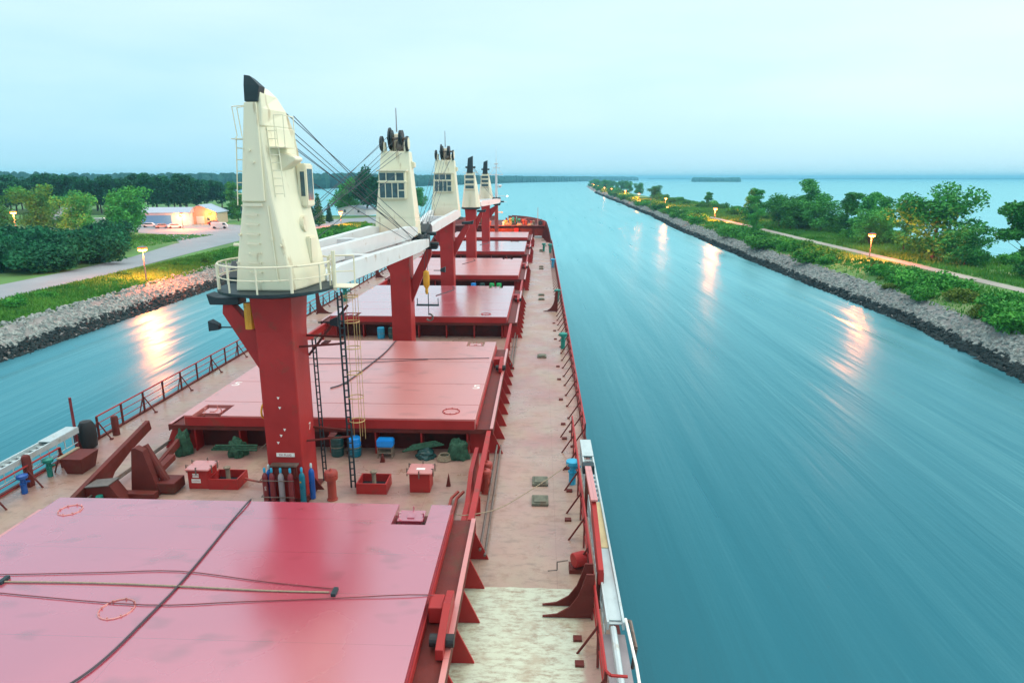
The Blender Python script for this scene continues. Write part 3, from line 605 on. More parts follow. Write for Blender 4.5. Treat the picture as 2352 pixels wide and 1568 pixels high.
def long_hall():
    t = empty('building', P(325, 519, -3), 'long white building with low pale roof beside the orange-lit house', 'building', None, R(14))
    MB().box(0, 15, 0, 9, 0, 4.0).build('wall', M['wall'], t)
    MB().box(.4, 9.5, -.06, -.003, .4, 3.4).build('blue_panel', M['bluewall'], t)
    MB().prism([(-.5, 4.02), (9.5, 4.02), (9.5, 4.3), (4.5, 5.9), (-.5, 4.3)], -.5, 15.5, 'x').build('roof', M['roof'], t)
    MB().lathe([(.1, 2.9), (.38, 3.0), (.38, 3.4), (.1, 3.5)], 10, (12.5, -.45, 0)).build('wall_lamp', lampm, t)
    l = bpy.data.lights.new('wall_lamp_light', 'POINT'); l.energy = 800; l.color = (1, .38, .10); l.shadow_soft_size = .3
    lo = bpy.data.objects.new('wall_lamp_light', l); C.objects.link(lo); lo.location = (12.5, -1.5, 3.0); lo.parent = t
long_hall()
gable(P(468, 514, -3)+Vector((0, -2, 0)), R(8), 11, 12, 4.0, 2.3, M['tanwall'], 'tan gabled house glowing orange under its wall lamps', lights=((-3.4, 3.0), (3.4, 3.4)))
gable(P(150, 522, -3), R(20), 9, 8, 4.0, 1.8, M['wall'], 'small white house half hidden by the left trees', 2, False)
gable(P(790, 498, -3)+Vector((0, 12, 0)), R(-20), 14, 9, 2.6, 1.2, M['wall'], 'white low building behind the lamp between the cranes', 3)
def car(loc, rz, m, label):
    t = empty('parked_car', loc, label, 'car', 'cars parked by the car park', rz)
    MB().prism([(-2.2, .35), (2.2, .35), (2.25, .8), (1.3, .95), (.7, 1.45), (-1.2, 1.45), (-1.9, .98), (-2.25, .9)], -.85, .85, 'y').build('body', m, t, bev=.08)
    MB().prism([(-1.75, .98), (1.15, .98), (.62, 1.38), (-1.12, 1.38)], -.87, .87, 'y').build('windows', M['glass'], t)
    for x in (-1.4, 1.4):
        for y in (-.8, .8): MB().tube((x, y-.12, .33), (x, y+.12, .33), .33, n=14).build('wheel', M['rubber'], t)
    return t
for (px, py, m, lab, rz) in [(345, 522, M['white'], 'white parked car nearest the left end of the long building', .3), (372, 524, M['grey'], 'grey parked car between two pale ones before the long building', .9), (402, 524, M['wall'], 'pale parked car by the lamp of the long building', .7), (494, 517, M['red'], 'parked car at the right corner of the orange-lit house', .2)]:
    car(P(px, py, -2.95), rz, m, lab)
def boat():      # light boat-like shape on a low trailer
    t = empty('boat_on_trailer', P(240, 534, -3), 'white and blue boat on a trailer between the left trees', 'boat', None, R(20))
    MB().loft([[(-4, -.9, .9), (-4, .9, .9), (-4, 1.1, 2.2), (-4, -1.1, 2.2)], [(1, -.9, .9), (1, .9, .9), (1, 1.3, 2.4), (1, -1.3, 2.4)], [(4.6, -.05, 1.6), (4.6, .05, 1.6), (4.9, .1, 2.7), (4.9, -.1, 2.7)]]).build('hull', M['bluewall'], t, bev=.05)
    MB().loft([[(-2.5, -.9, 2.35), (1.5, -.9, 2.4), (1.5, .9, 2.4), (-2.5, .9, 2.35)], [(-2.2, -.8, 4.2), (.4, -.8, 4.2), (.4, .8, 4.2), (-2.2, .8, 4.2)]]).build('cabin', M['wall'], t, bev=.05)
    MB().box(-3.5, 3.5, -.8, .8, .5, .8).build('trailer', M['steel'], t)
    for x in (-1, 0): 
        for y in (-.95, .95): MB().tube((x, y-.1, .35), (x, y+.1, .35), .35, n=12).build('wheel', M['rubber'], t)
boat()
def van():
    t = empty('parked_van', P(505, 525, -2.95), 'small white van on the grass island beside the first crane', 'van', None, .3)
    MB().prism([(-2.4, .4), (2.4, .4), (2.4, 1.1), (1.7, 1.9), (-2.4, 2.0)], -.95, .95, 'y').build('body', M['white'], t, bev=.1)
    MB().prism([(1.0, 1.2), (2.1, 1.2), (1.6, 1.8), (1.0, 1.8)], -.97, .97, 'y').build('windows', M['glass'], t)
    for x in (-1.5, 1.5):
        for y in (-.85, .85): MB().tube((x, y-.13, .38), (x, y+.13, .38), .38, n=14).build('wheel', M['rubber'], t)
van()

# ================================================================== THE SHIP (deck at z = 0, bow towards +Y)
HB = 12.0
M['coamingm'] = mat('coaming_paint_with_shade', (.085, .010, .008), .6, .3, var=.3, vscale=1.5, rust=.3, rust_col=(.04, .015, .01))  # coaming red deepened, so the shade under the ledges is in its colour
def halfb(y):
    if y < 128: return HB
    t = min(1, (y-128)/42.0)
    return HB*math.sqrt(max(0, 1-t**2.1))+.02
ship = empty('cargo_ship', (0, 0, 0), 'long red cargo ship with row of deck cranes seen from its bridge', 'ship')
ys = [-6, 10, 30, 60, 90, 110, 120]+[128+2.5*i for i in range(17)]
ys[-1] = 169.6
dk = MB(); prev = None                                         # main deck with plate seams left to the material
for y in [v for v in ys if v <= 148]:
    row = [dk.bm.verts.new((s*halfb(y), y, 0)) for s in (-1, 1)]
    if prev: dk.bm.faces.new((prev[0], prev[1], row[1], row[0]))
    prev = row
deck = dk.build('deck', M['deck'], ship)
hl = MB()
for s in (-1, 1):
    A = []; 
    for y in ys:
        top = 0 if y < 131 else min(3.4, (y-131)/14*3.4)
        fl = halfb(y); A.append([hl.bm.verts.new((s*fl, y, 1.0*0+top+(-.02))), hl.bm.verts.new((s*(fl+.05), y, -.3)), hl.bm.verts.new((s*max(.02, fl-max(0, y-140)*.10), y-max(0, y-140)*.08, WZ-2))])
    for a, b in zip(A[:-1], A[1:]):
        for k in (0, 1): hl.bm.faces.new((a[k], a[k+1], b[k+1], b[k]))
hull = hl.build('hull', M['hull'], ship, smooth=True)
# gunwale strip along both deck edges
g = MB()
for s in (-1, 1): g.box(min(s*(HB-.02), s*(HB+.12)), max(s*(HB-.02), s*(HB+.12)), -6, 131, -.12, .10)
g.build('gunwale', M['darkred'], ship)
# bow bulwark: rising plates with stays, and the forecastle
bw = MB(); bi = MB()
for s in (-1, 1):
    pv = None
    for y in [131+2*i for i in range(20)]:
        y = min(y, 169.4); top = min(3.5, (y-131)/14*3.5) if y < 145 else 3.5
        lo = 0 if y < 146.5 else 2.3
        q = [bw.bm.verts.new((s*(halfb(y)-.08), y, lo)), bw.bm.verts.new((s*(halfb(y)-.02), y, top+.02))]
        if pv: bw.bm.faces.new((pv[0], q[0], q[1], pv[1]))
        pv = q
        if y < 147 and top > .6: bi.prism([(s*(halfb(y)-.1), 0), (s*(halfb(y)-1.0), 0), (s*(halfb(y)-.12), top-.1)], y-.03, y+.03, 'y')
bw.build('bow_bulwark', M['hull'], ship); bi.build('bulwark_stays', M['darkred'], ship)
fc = MB(); pts = [(halfb(y)-.1, y) for y in [146.5]+[148+2*i for i in range(11)]]
fc.prism([(-x, y) for x, y in pts]+[(x, y) for x, y in pts[::-1]], 2.3, 2.42); fc.build('forecastle_deck', M['darkred'], ship)
fb = MB(); fb.box(-10.6, 10.6, 146.5, 146.62, .004, 2.3)
for x in (-8, -5, -2, 2, 5, 8): fb.box(x-.05, x+.05, 146.3, 146.5, .004, 2.3)
fb.box(-10.6, 10.6, 146.0, 146.62, 2.43, 2.5); fb.build('forecastle_bulkhead', M['darkred'], ship)
for x in (-4.5, 4.6): MB().box(x-.45, x+.45, 146.2, 146.29, .2, 2.0, .02).build('forecastle_door', M['red'], ship, bev=.02)
# hatch coamings, ledges and their stays
SP = [(6.5, 20.5), (28.75, 43.65), (52.0, 67.6), (75.5, 92.0), (101.0, 117.4), (125.4, 137.8)]
HW = [6.85, 6.85, 7.15, 7.3, 7.4, 7.4]
CXS = [-.02, .02, .0, 0, 0, 0]
for i, ((y0, y1), w) in enumerate(zip(SP, HW)):
    c = MB(); wi = w-.35
    c.box(-wi, wi, y0+.75, y0+.80, 0.002, 1.2); c.box(-wi, wi, y1-.80, y1-.75, 0.002, 1.2)
    c.box(-wi-.04, -wi, y0+.75, y1-.75, .002, 1.2); c.box(wi, wi+.04, y0+.75, y1-.75, .002, 1.2)
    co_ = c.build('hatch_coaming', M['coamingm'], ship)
    l_ = MB()
    l_.box(-w-.75, w+.75, y0+.05, y0+.9, 1.20, 1.27); l_.box(-w-.75, w+.75, y1-.9, y1-.05, 1.20, 1.27)
    l_.box(-w-.75, -wi, y0+.9, y1-.9, 1.20, 1.27); l_.box(wi, w+.75, y0+.9, y1-.9, 1.20, 1.27)
    l_.box(-w-.75, w+.75, y0+.0, y0+.047, 1.08, 1.31)
    l_.box(-w-.80, -w-.752, y0, y1, 1.02, 1.31); l_.box(w+.752, w+.80, y0, y1, 1.02, 1.31)
    l_.build('coaming_ledge', M['darkred'], co_)
    [MB().box(min(q*(w+.66), q*(w+.80)), max(q*(w+.66), q*(w+.80)), y0+.05, y1-.05, 1.312, 1.35).build('coaming_rim', M['hatchB'], co_) for q in (-1, 1)]
    n = 8; w_s = w
    for k in range(n+1):
        y = y0+.35+(y1-y0-.7)*k/n
        for s in (-1, 1): MB().prism([(s*(wi+.05), .003), (s*(w+1.25), .003), (s*(w+1.2), .12), (s*(w+.72), 1.19), (s*(wi+.05), 1.19)], y-.03, y+.03, 'y').build('stay', M['red'], co_)
    for k in range(7):
        x = -w+.4+(2*w-.8)*k/6
        MB().box(x-.035, x+.035, y0+.06, y0+.745, .003, 1.19).build('stay', M['red'], co_)

# ---- hatch covers: liftable things of several panels with hatches and notches
hm = [M['hatchA'], M['hatchB'], M['hatchC'], M['hatchB'], M['hatchC'], M['hatchB']]
hlab = ['glossy pink-red hatch cover filling the foreground, crossed by a black hose', 'faded pink hatch cover just beyond the first crane, white 5 near its edges', 'shiny pale hatch cover between the second crane and the blue drums',
        'faded pink hatch cover with green drums at its near side', 'bright shiny hatch cover between the third and fourth crane posts', 'farthest pink hatch cover before the forecastle']
seams = [[], [30.75, 34.1, 38.5], [54.95, 58.0, 62.6], [80, 84.3, 88.5], [105, 109, 113], [129, 133]]
notch = {0: [(5.05, 6.15, 19.15, 'hi')], 1: [(-6.45, -5.1, 30.25, 'lo'), (4.95, 6.1, 42.4, 'hi')], 2: [(-6.3, -4.9, 53.3, 'lo'), (4.6, 6.0, 66.3, 'hi')], 3: [(4.6, 6.0, 90.7, 'hi')], 4: [(4.6, 6.0, 116.2, 'hi')], 5: []}
hcovers = []
for i, ((y0, y1), w) in enumerate(zip(SP, HW)):
    h = empty('hatch_cover', (0, (y0+y1)/2, 1.3), hlab[i], 'hatch cover', 'hatch covers along the deck'); oy = (y0+y1)/2; hcovers.append(h)
    cuts = [y0]+seams[i]+[y1]
    for k in range(len(cuts)-1):
        a, b = cuts[k]+(.025 if k else 0), cuts[k+1]-(.025 if k < len(cuts)-2 else 0)
        pts = [(-w, a-oy)]
        if k == 0:
            for (x0, x1, yn, e) in notch[i]:
                if e == 'lo': pts += [(x0, a-oy), (x0, yn-oy), (x1, yn-oy), (x1, a-oy)]
        pts += [(w, a-oy), (w, b-oy)]
        if k == len(cuts)-2:
            for (x0, x1, yn, e) in notch[i]:
                if e == 'hi': pts += [(x1, b-oy), (x1, yn-oy), (x0, yn-oy), (x0, b-oy)]
        pts += [(-w, b-oy)]
        pn = MB(); pn.prism(pts, .02, .50); pn.build('panel', hm[i], h, bev=.012)
        if i > 0:    # weld line / flat bar across
            pass
    # rolled side band, darker
    sb = MB(); sb.box(-w-.05, -w-.005, y0-oy+.1, y1-oy-.1, .0, .22); sb.box(w+.005, w+.05, y0-oy+.1, y1-oy-.1, .0, .22); sb.box(-w+.05, w-.05, y0-oy-.05, y0-oy-.005, .0, .42); sb.build('skirt', M['red'], h)
    for (x0, x1, yn, e) in notch[i]:      # small access hatch sunk in the notch
        ya, yb = (yn-oy, y1-oy-.05) if e == 'hi' else (y0-oy+.05, yn-oy)
        MB().box(x0+.02, x1-.02, ya+.02, yb, .02, .10).build('notch_floor', M['darkred'], h)
        xm, ym = (x0+x1)/2, (ya+yb)/2
        ah = MB().box(xm-.33, xm+.33, ym-.28, ym+.28, .10, .42, .04).build('access_hatch', hm[i], h)
        d = MB(); d.box(xm-.42, xm+.42, ym-.36, ym+.36, .421, .46, .01); d.box(xm-.12, xm+.12, ym-.2, ym+.1, .461, .50)
        for sx in (-.40, .40): d.tube((xm+sx, ym-.1, .30), (xm+sx, ym-.1, .62), .025); d.tube((xm+sx, ym-.1, .6), (xm+sx*.8, ym-.1, .6), .025)
        d.tube((xm, ym+.35, .3), (xm, ym+.35, .6), .025); d.build('hatch_lid', hm[i], ah)
def ringhatch(h, x, y, r=.36):
    oy = h.location.y; mb = MB().torus((x, y-oy, .51), r, .022, 26, 6)
    for k in range(8): a = k*math.pi/4; mb.lathe([(.022, .502), (.022, .56)], 6, (x+(r-.02)*math.cos(a), y-oy+(r-.02)*math.sin(a), 0))
    mb.build('round_lid_rim', M['hatchB'] if h is hcovers[0] else M['red'], h)
ringhatch(hcovers[0], -5.85, 19.6); ringhatch(hcovers[0], -1.05, 14.55, .42); ringhatch(hcovers[1], 5.6, 29.75, .4); ringhatch(hcovers[2], 5.4, 53.0, .4)
for x in (-6.5, 6.45): text('number', '5', .95, M['letter'], hcovers[1], (x, 33.6-hcovers[1].location.y, .503), (0, 0, 0), .002)
# closing cables and hoses on the covers: things lying on top
def cable(name, pts, r, m, label, cat='hose', n=6, steps=6):
    P_ = [Vector(p) for p in pts]; out = []
    for k in range(len(P_)-1):
        p0 = P_[max(0, k-1)]; p1 = P_[k]; p2 = P_[k+1]; p3 = P_[min(len(P_)-1, k+2)]
        for j in range(steps):
            t = j/steps; out.append(.5*((2*p1)+(-p0+p2)*t+(2*p0-5*p1+4*p2-p3)*t*t+(-p0+3*p1-3*p2+p3)*t**3))
    out.append(P_[-1]); cu = bpy.data.curves.new(name, 'CURVE'); cu.dimensions = '3D'; cu.bevel_depth = r; cu.bevel_resolution = 2
    s = cu.splines.new('POLY'); s.points.add(len(out)-1)
    for q, p in zip(s.points, out): q.co = (*p, 1)
    cu.materials.append(m); tmp = bpy.data.objects.new('tmp', cu); C.objects.link(tmp); bpy.context.view_layer.update()
    me = bpy.data.meshes.new_from_object(tmp.evaluated_get(bpy.context.evaluated_depsgraph_get())); bpy.data.objects.remove(tmp); bpy.data.curves.remove(cu)
    o = bpy.data.objects.new(name, me); C.objects.link(o); tag(o, label, cat); return o
T = 1.80
cable('hose', [(-.35, 21.2, 1.0), (-.25, 20.75, 1.6), (-.12, 20.45, T+.04), (-.10, 19.0, T+.04), (-.02, 17.2, T+.04), (.02, 15.5, T+.04), (-.05, 14.2, T+.04), (-.15, 12.9, T+.04), (-.35, 12.1, T+.04), (-.8, 11.3, T+.04)], .027, M['darkrope'], 'thin black hose lying down the middle of the nearest hatch cover')
cable('lashing_rope', [(-6.8, 15.8, T+.03), (-4.9, 15.9, T+.03), (-2.4, 16.1, T+.03), (-.3, 16.25, T+.03), (2.3, 15.85, T+.03), (4.4, 15.6, T+.03)], .014, M['maroon'], 'dark red rope across the nearest hatch cover, upper of three', 'rope', steps=4)
cable('lashing_rope', [(-4.9, 15.55, T+.03), (-2.4, 15.6, T+.03), (0, 15.55, T+.03), (2.5, 15.45, T+.03), (4.2, 15.45, T+.03)], .022, M['rope'], 'frayed pale rope between the two dark ropes on the nearest hatch', 'rope', steps=4)
cable('lashing_rope', [(-6.8, 15.3, T+.03), (-4.0, 15.0, T+.03), (-.4, 14.72, T+.03), (2.0, 14.95, T+.03), (4.4, 15.2, T+.03), (6.85, 15.45, T+.03), (7.5, 15.5, 1.5)], .014, M['maroon'], 'dark red rope across the nearest hatch cover, lower of three', 'rope', steps=4)
cable('hose', [(.05, 43.9, 1.6), (.02, 43.3, T+.04), (.0, 40.5, T+.04), (-.3, 37.0, T+.04), (-.7, 34.0, T+.04), (-1.2, 33.0, T+.04)], .035, M['darkrope'], 'dark hose along the centre of the second hatch cover')
cable('lashing_rope', [(-6.8, 39.0, T+.03), (-1, 38.9, T+.03), (3, 39.0, T+.03), (6.7, 39.4, T+.03)], .018, M['darkrope'], 'thin rope pair across the second hatch cover, far line', 'rope', steps=3)
cable('lashing_rope', [(-6.8, 37.4, T+.03), (-2, 37.8, T+.03), (3, 38.9, T+.03)], .018, M['darkrope'], 'thin rope pair across the second hatch cover, near line', 'rope', steps=3)
for i, (y0, x0) in enumerate([(62.0, 1.2), (85.5, 1.0), (111, 1.0)]):
    cable('hose', [(x0-.3, y0+5, T+.03), (x0, y0+3, T+.03), (x0-1.2, y0-.5, T+.03)], .035, M['darkrope'], 'dark hose on the %s hatch cover' % ['third', 'fourth', 'fifth'][i])
for x, y, e_ in ((-4.9, 15.6, 'left'), (4.35, 15.45, 'right')): tag(MB().box(x-.06, x+.06, y-.16, y+.16, T+.0, T+.09).build('rope_cleat', M['black'], None), 'dark rope cleat at the %s end of the frayed rope on the nearest hatch' % e_, 'cleat', 'rope cleats')
# rams and link arms on the hatch edge (starboard side of the nearest covers)
def wheel_arm(x, y, label):
    t = empty('cover_link_arm', (x, y, 0), label, 'link arm', 'link arms at the hatch edges')
    MB().prism([(-1.1, 1.32), (1.1, 1.32), (1.1, 1.75), (.35, 1.88), (-1.1, 1.62)], -.10, .10, 'x').build('arm', M['red'], t, bev=.02).rotation_euler = (0, 0, 0)
    MB().box(-.48, -.11, .25, .85, 1.33, 1.80).build('bracket', M['red'], t, bev=.03)
    MB().tube((-.3, -.6, 1.5), (.3, -.6, 1.5), .16, n=14).build('wheel', M['rubber'], t)
    return t
wa = wheel_arm(7.42, 14.7, 'red link arm with wheel at the starboard edge of the nearest hatch')
for (x, y, lab) in [(7.45, 39.0, 'red link arm at the starboard edge of the second hatch'), (7.75, 62.0, 'red link arm at the starboard edge of the third hatch'), (7.9, 85.5, 'red link arm at the starboard edge of the fourth hatch'), (8.0, 110.0, 'red link arm at the starboard edge of the fifth hatch')]:
    dup(wa, (x, y, 0), None, lab)
# longitudinal pipes and ram beams between the coamings
for s in (-1, 1):
    for z, x in ((.22, 7.98), (.42, 7.82)):
        for ya, yb in ((20.0, 29.5), (43, 53), (67, 76)): MB().tube((s*x, ya, z), (s*x, yb, z), .045).build('deck_pipe', M['steel'], ship)
for s in (-1, 1):
    for k, ((a, b), (c, d)) in enumerate(zip(SP[:-1], SP[1:])):
        if s < 0 and k == 0: continue
        sg = MB(); x = s*(HW[k]+.62); sg.prism([(b-.1, .75), (c+.1, .75), (c+.1, 1.22), (b-.1, 1.22)], x-.04, x+.04, 'x'); sg.box(x-.10, x+.10, b, c, 1.225, 1.27)
        for yy in (b+.7, b+2.6, (b+c)/2+.5, c-1.2): sg.box(x-.09, x+.09, yy, yy+.16, .003, .748)
        sg.build('rail_beam', M['red'], ship)

# ------------------------------------------------------------------ cranes
def ladder(mb, a, b, w, step=.3, r=.025, side=Vector((1, 0, 0))):
    a, b = Vector(a), Vector(b); s = side*(w/2); mb.tube(a-s, b-s, r, n=6); mb.tube(a+s, b+s, r, n=6)
    n = int((b-a).length/step)
    for k in range(1, n): p = a+(b-a)*k/n; mb.tube(p-s, p+s, r*.8, n=5)
def rung_split(mb, t):
    me = bpy.data.meshes.new('tmp'); mb.bm.to_mesh(me); mb.bm.free()
    b = bmesh.new(); b.from_mesh(me); bpy.data.meshes.remove(me); seen = set(); b.verts.ensure_lookup_table()
    for v in b.verts:
        if v.index in seen: continue
        st_, isl = [v], []
        while st_:
            q = st_.pop()
            if q.index in seen: continue
            seen.add(q.index); isl.append(q.index); st_ += [e.other_vert(q) for e in q.link_edges]
        mp_ = {k: i for i, k in enumerate(isl)}; s_ = set(isl)
        fs = [[mp_[w.index] for w in f.verts] for f in b.faces if f.verts[0].index in s_]
        me2 = bpy.data.meshes.new('rung'); me2.from_pydata([b.verts[k].co[:] for k in isl], [], fs); me2.materials.append(M['cream'])
        o = bpy.data.objects.new('rung', me2); C.objects.link(o); o.parent = t
    b.free()
def jib(t, root_z, tip, sgn, tipz=8.45, hw0=1.35, hw1=.62):
    """twin box girders from the crane foot to the tip (local coordinates)"""
    tx, ty = tip; ry = 1.3*sgn
    d = Vector((tx, ty-ry, 0)).normalized(); nrm = Vector((d.y, -d.x, 0))*(1 if sgn > 0 else -1)
    R0 = Vector((0, ry, root_z)); R1 = Vector((tx, ty, tipz))
    for s in (-1, 1):
        g_ = MB(); rings = []
        for f, w, hh in ((0, .20, .45), (.08, .20, .86), (.85, .18, .78), (1, .17, .52)):
            c = R0.lerp(R1, f)+nrm*s*(hw0+(hw1-hw0)*f)
            rings.append([c+nrm*w+Vector((0, 0, -hh/2)), c+nrm*w+Vector((0, 0, hh/2)), c-nrm*w+Vector((0, 0, hh/2)), c-nrm*w+Vector((0, 0, -hh/2))])
        g_.loft(rings).build('jib_girder', M['white'], t, bev=.02)
    for f in (.42, .86):
        c = R0.lerp(R1, f); w = hw0+(hw1-hw0)*f; x_ = MB()
        a = [c+nrm*(w-.2)*s+d*o for s, o in ((-1, -.55), (1, -.55), (1, .55), (-1, .55))]
        m_ = [c+nrm*.1*s+d*o for s, o in ((-1, -.25), (1, -.25), (1, .25), (-1, .25))]
        lo = Vector((0, 0, -.25)); x_.loft([[p+lo for p in (a[0], c-nrm*.0-d*.25, c+d*.25, a[3])], [p-lo for p in (a[0], c-d*.25, c+d*.25, a[3])]])
        x_.loft([[p+lo for p in (a[1], c-d*.25, c+d*.25, a[2])], [p-lo for p in (a[1], c-d*.25, c+d*.25, a[2])]])
        x_.build('jib_cross_member', M['white'], t)
    hd = MB(); e = R1+d*.15
    hd.loft([[e+nrm*s*.75+Vector((0, 0, z)) for s, z in ((-1, -.3), (1, -.3), (1, .25), (-1, .25))], [e+d*.6+nrm*s*.7+Vector((0, 0, z)) for s, z in ((-1, -.35), (1, -.35), (1, .5), (-1, .5))], [e+d*1.5+nrm*s*.35+Vector((0, 0, z)) for s, z in ((-1, -.45), (1, -.45), (1, -.05), (-1, -.05))]])
    for s in (-.45, 0, .45): hd.tube(e+nrm*(s-.05)+d*.3+Vector((0, 0, .2)), e+nrm*(s+.05)+d*.3+Vector((0, 0, .2)), .42, n=16)
    hd.tube(e+nrm*.3+d*1.2+Vector((0, 0, -.2)), e+nrm*1.15+d*1.2+Vector((0, 0, -.2)), .14, n=8)
    hd.build('jib_head', M['black'], t, bev=.02)
    return R0, R1, d, nrm
def crane(cx, cy, kind, face, tip, lab, rz=9.0, tz=8.8):
    """kind 'big' or 'slim'; face = +1 when the cab and jib look to the bow"""
    t = empty('deck_crane', (cx, cy, 0), lab, 'crane', 'deck cranes on the centre line')
    big = kind == 'big'; pw, pd = (.71, .82) if big else (.68, .85)
    post = MB(); post.loft([[(-pw, -pd, .003), (pw, -pd, .003), (pw, pd, .003), (-pw, pd, .003)], [(-pw, -pd, 6.9), (pw, -pd, 6.9), (pw, pd, 6.9), (-pw, pd, 6.9)], [(-pw*1.12, -pd*1.15, 8.3), (pw*1.12, -pd*1.15, 8.3), (pw*1.12, pd*1.15, 8.3), (-pw*1.12, pd*1.15, 8.3)]])
    post.build('post', M['red'], t, bev=.06)
    ft = MB(); ft.box(-pw-.18, pw+.18, -pd-.18, pd+.18, .004, .08)
    for sx, sy in ((-1, -1), (1, -1)): ft.prism([(sx*(pw+.01), .08), (sx*(pw+.5), .08), (sx*(pw+.01), .8)], -.03, .03, 'y')
    ft.build('foot_plate', M['darkred'], t)
    pr = 1.75 if big else 1.35
    MB().lathe([(pr*.55, 8.2), (pr, 8.36), (pr, 8.52), (pr*.8, 8.54)], 28).build('slewing_ring', M['black'], t)
    # house: rear face narrow, front face wide, both leaning in
    S = 1 if big else .82; F = face
    secs = [(8.56, -1.45, .95, 1.5, 1.46), (9.6, -1.42, .92, 1.48, 1.40), (12.0, -1.25, .74, 1.2, 1.16), (14.35, -1.0, .56, .78, .98)] if big else [(8.56, -1.3, .85, 1.3, 1.28), (11.5, -1.1, .7, 1.0, .90), (13.3, -.9, .4, .6, .55)]
    if big and F > 0: secs = [(8.56, -1.3, 1.05, 1.4, 1.5), (9.6, -1.28, .92, 1.35, 1.38), (12.0, -1.2, .50, 1.1, 1.04), (14.35, -1.15, .28, .8, .78)]
    rings = []
    for z, yr, hr, yf, hf in secs:
        md = hf*.98 if F < 0 or not big else (hr+hf)*.5; rings.append([(-hr, yr*F, z), (hr, yr*F, z), (md, yr*F*.3, z), (hf, yf*F, z), (-hf, yf*F, z), (-md, yr*F*.3, z)])
    house = MB().loft(rings).build('crane_house', M['cream'], t, bev=.07)
    if big:   # rear horn that carries the top sheaves
        hn = MB(); hn.loft([[(-.28, -1.15, 14.3), (.34, -1.15, 14.3), (.78, .8, 14.3), (-.78, .8, 14.3)], [(-.18, -1.13, 14.9), (.40, -1.13, 14.9), (.62, .65, 14.9), (-.55, .65, 14.9)], [(-.12, -1.1, 15.4), (.38, -1.1, 15.4), (.36, .5, 15.4), (-.35, .5, 15.4)], [(-.08, -1.05, 15.68), (.30, -1.05, 15.62), (.08, .3, 15.7), (-.2, .3, 15.7)]] if F > 0 else [[(-.50, -1.05*F, 14.3), (.50, -1.05*F, 14.3), (.55, -.05*F, 14.3), (-.55, -.05*F, 14.3)], [(-.44, -.95*F, 15.1), (.40, -.95*F, 15.1), (.42, -.22*F, 15.1), (-.44, -.22*F, 15.1)], [(-.36, -.88*F, 15.55), (.14, -.88*F, 15.6), (.16, -.45*F, 15.6), (-.36, -.45*F, 15.55)]])
        hn.build('mast_horn', M['cream'], t, bev=.06)
        sh = MB()
        if F > 0: sh.loft([[(-.15, -1.22, 15.12), (.30, -1.22, 15.12), (.30, -.7, 15.12), (-.15, -.7, 15.12)], [(-.14, -1.2, 15.65), (.40, -1.2, 15.62), (.40, -.7, 15.62), (-.14, -.7, 15.65)], [(-.12, -1.15, 15.98), (.08, -1.15, 15.95), (.08, -.7, 15.9), (-.12, -.7, 15.92)]])
        for x in (-.42, -.28, .28, .42) if F < 0 else (): sh.tube((x-.05, -.25*F+.35*F, 15.2), (x+.05, -.25*F+.35*F, 15.2), .58 if x > -.3 else .75, n=20)
        sh.build('top_sheaves', M['black'], t, bev=.01)
        if F < 0:
            for s in (-1, 1):
                MB().prism([(.15*F, 14.3), (.95*F, 14.3), (.85*F, 14.95), (.3*F, 14.95)], s*.72-.06, s*.72+.06, 'x').build('sheave_bracket', M['cream'], t, bev=.02)
                w_ = MB().tube((s*.88-.08, .72*F, 14.85), (s*.88+.08, .72*F, 14.85), .50, n=24).build('side_sheave', M['black'], t, bev=.02)
                MB().tube((s*.88-.02+s*.09, .72*F, 14.85), (s*.88+.02+s*.09, .72*F, 14.85), .40, n=24).build('sheave_disc', M['cream'], w_)
            fr = MB()
            for x in (-.2, .25, .5): fr.tube((x, .2*F, 14.35), (x, .3*F, 15.3), .05)
            fr.tube((-.6, .3*F, 15.2), (.75, .3*F, 15.2), .09); fr.lathe([(.2, 14.4), (.28, 14.6), (.2, 15.0), (.1, 15.1)], 12, (.25, .3*F, 0)); fr.build('winch_frame', M['steel'], t)
            MB().tube((-.1, -.6*F, 15.7), (-.1, -.6*F, 17.3), .05, .03).build('antenna', M['grey'], t)
    else:
        sh = MB()
        for x in (-.24, -.08, .08, .24): sh.tube((x-.05, .25*F, 14.0), (x+.05, .25*F, 14.0), .62, n=18)
        sh.loft([[(-.32, -.4*F, 13.2), (.32, -.4*F, 13.2), (.32, .3*F, 13.2), (-.32, .3*F, 13.2)], [(-.22, -.2*F, 15.2), (.3, -.2*F, 15.3), (.3, .1*F, 15.3), (-.22, .1*F, 15.2)]])
        sh.tube((-.7, .2*F, 14.0), (.7, .2*F, 14.0), .13, n=10); sh.build('top_sheaves', M['black'], t)
        pl = MB().box(-1.0, 1.0, -.7, .7, 13.3, 13.34)
        pl.build('top_platform', M['cream'], t)
    # cab or windows
    if kind == 'big':
        cabw = .92; ys_ = 1.62*F; lean = 0
        cb = MB().box(-1.02, .82, min(1.0*F, ys_), max(1.0*F, ys_), 11.15, 13.0, .05); cab = cb.build('cab', M['cream'], t)
        hood = MB().box(-1.1, .95, min(1.1*F, ys_+.15*F), max(1.1*F, ys_+.15*F), 13.01, 13.10).box(-1.08, .9, min(1.3*F, ys_+.1*F), max(1.3*F, ys_+.1*F), 12.28, 12.36); hood.build('hood', M['cream'], cab, bev=.02)
        yw = ys_+.012*F
        for (x0, x1, z0, z1) in [(-.95, -.52, 12.4, 12.9), (-.46, .12, 12.4, 12.9), (.22, .72, 12.4, 12.9), (-.95, -.60, 11.25, 12.22), (-.54, -.14, 11.25, 12.22), (-.08, .26, 11.25, 12.22), (.34, .72, 11.78, 12.22), (.34, .72, 11.25, 11.70)]:
            MB().box(x0, x1, min(yw, yw-.02*F), max(yw, yw-.02*F), z0, z1).build('window', M['glass'], cab)
    else:
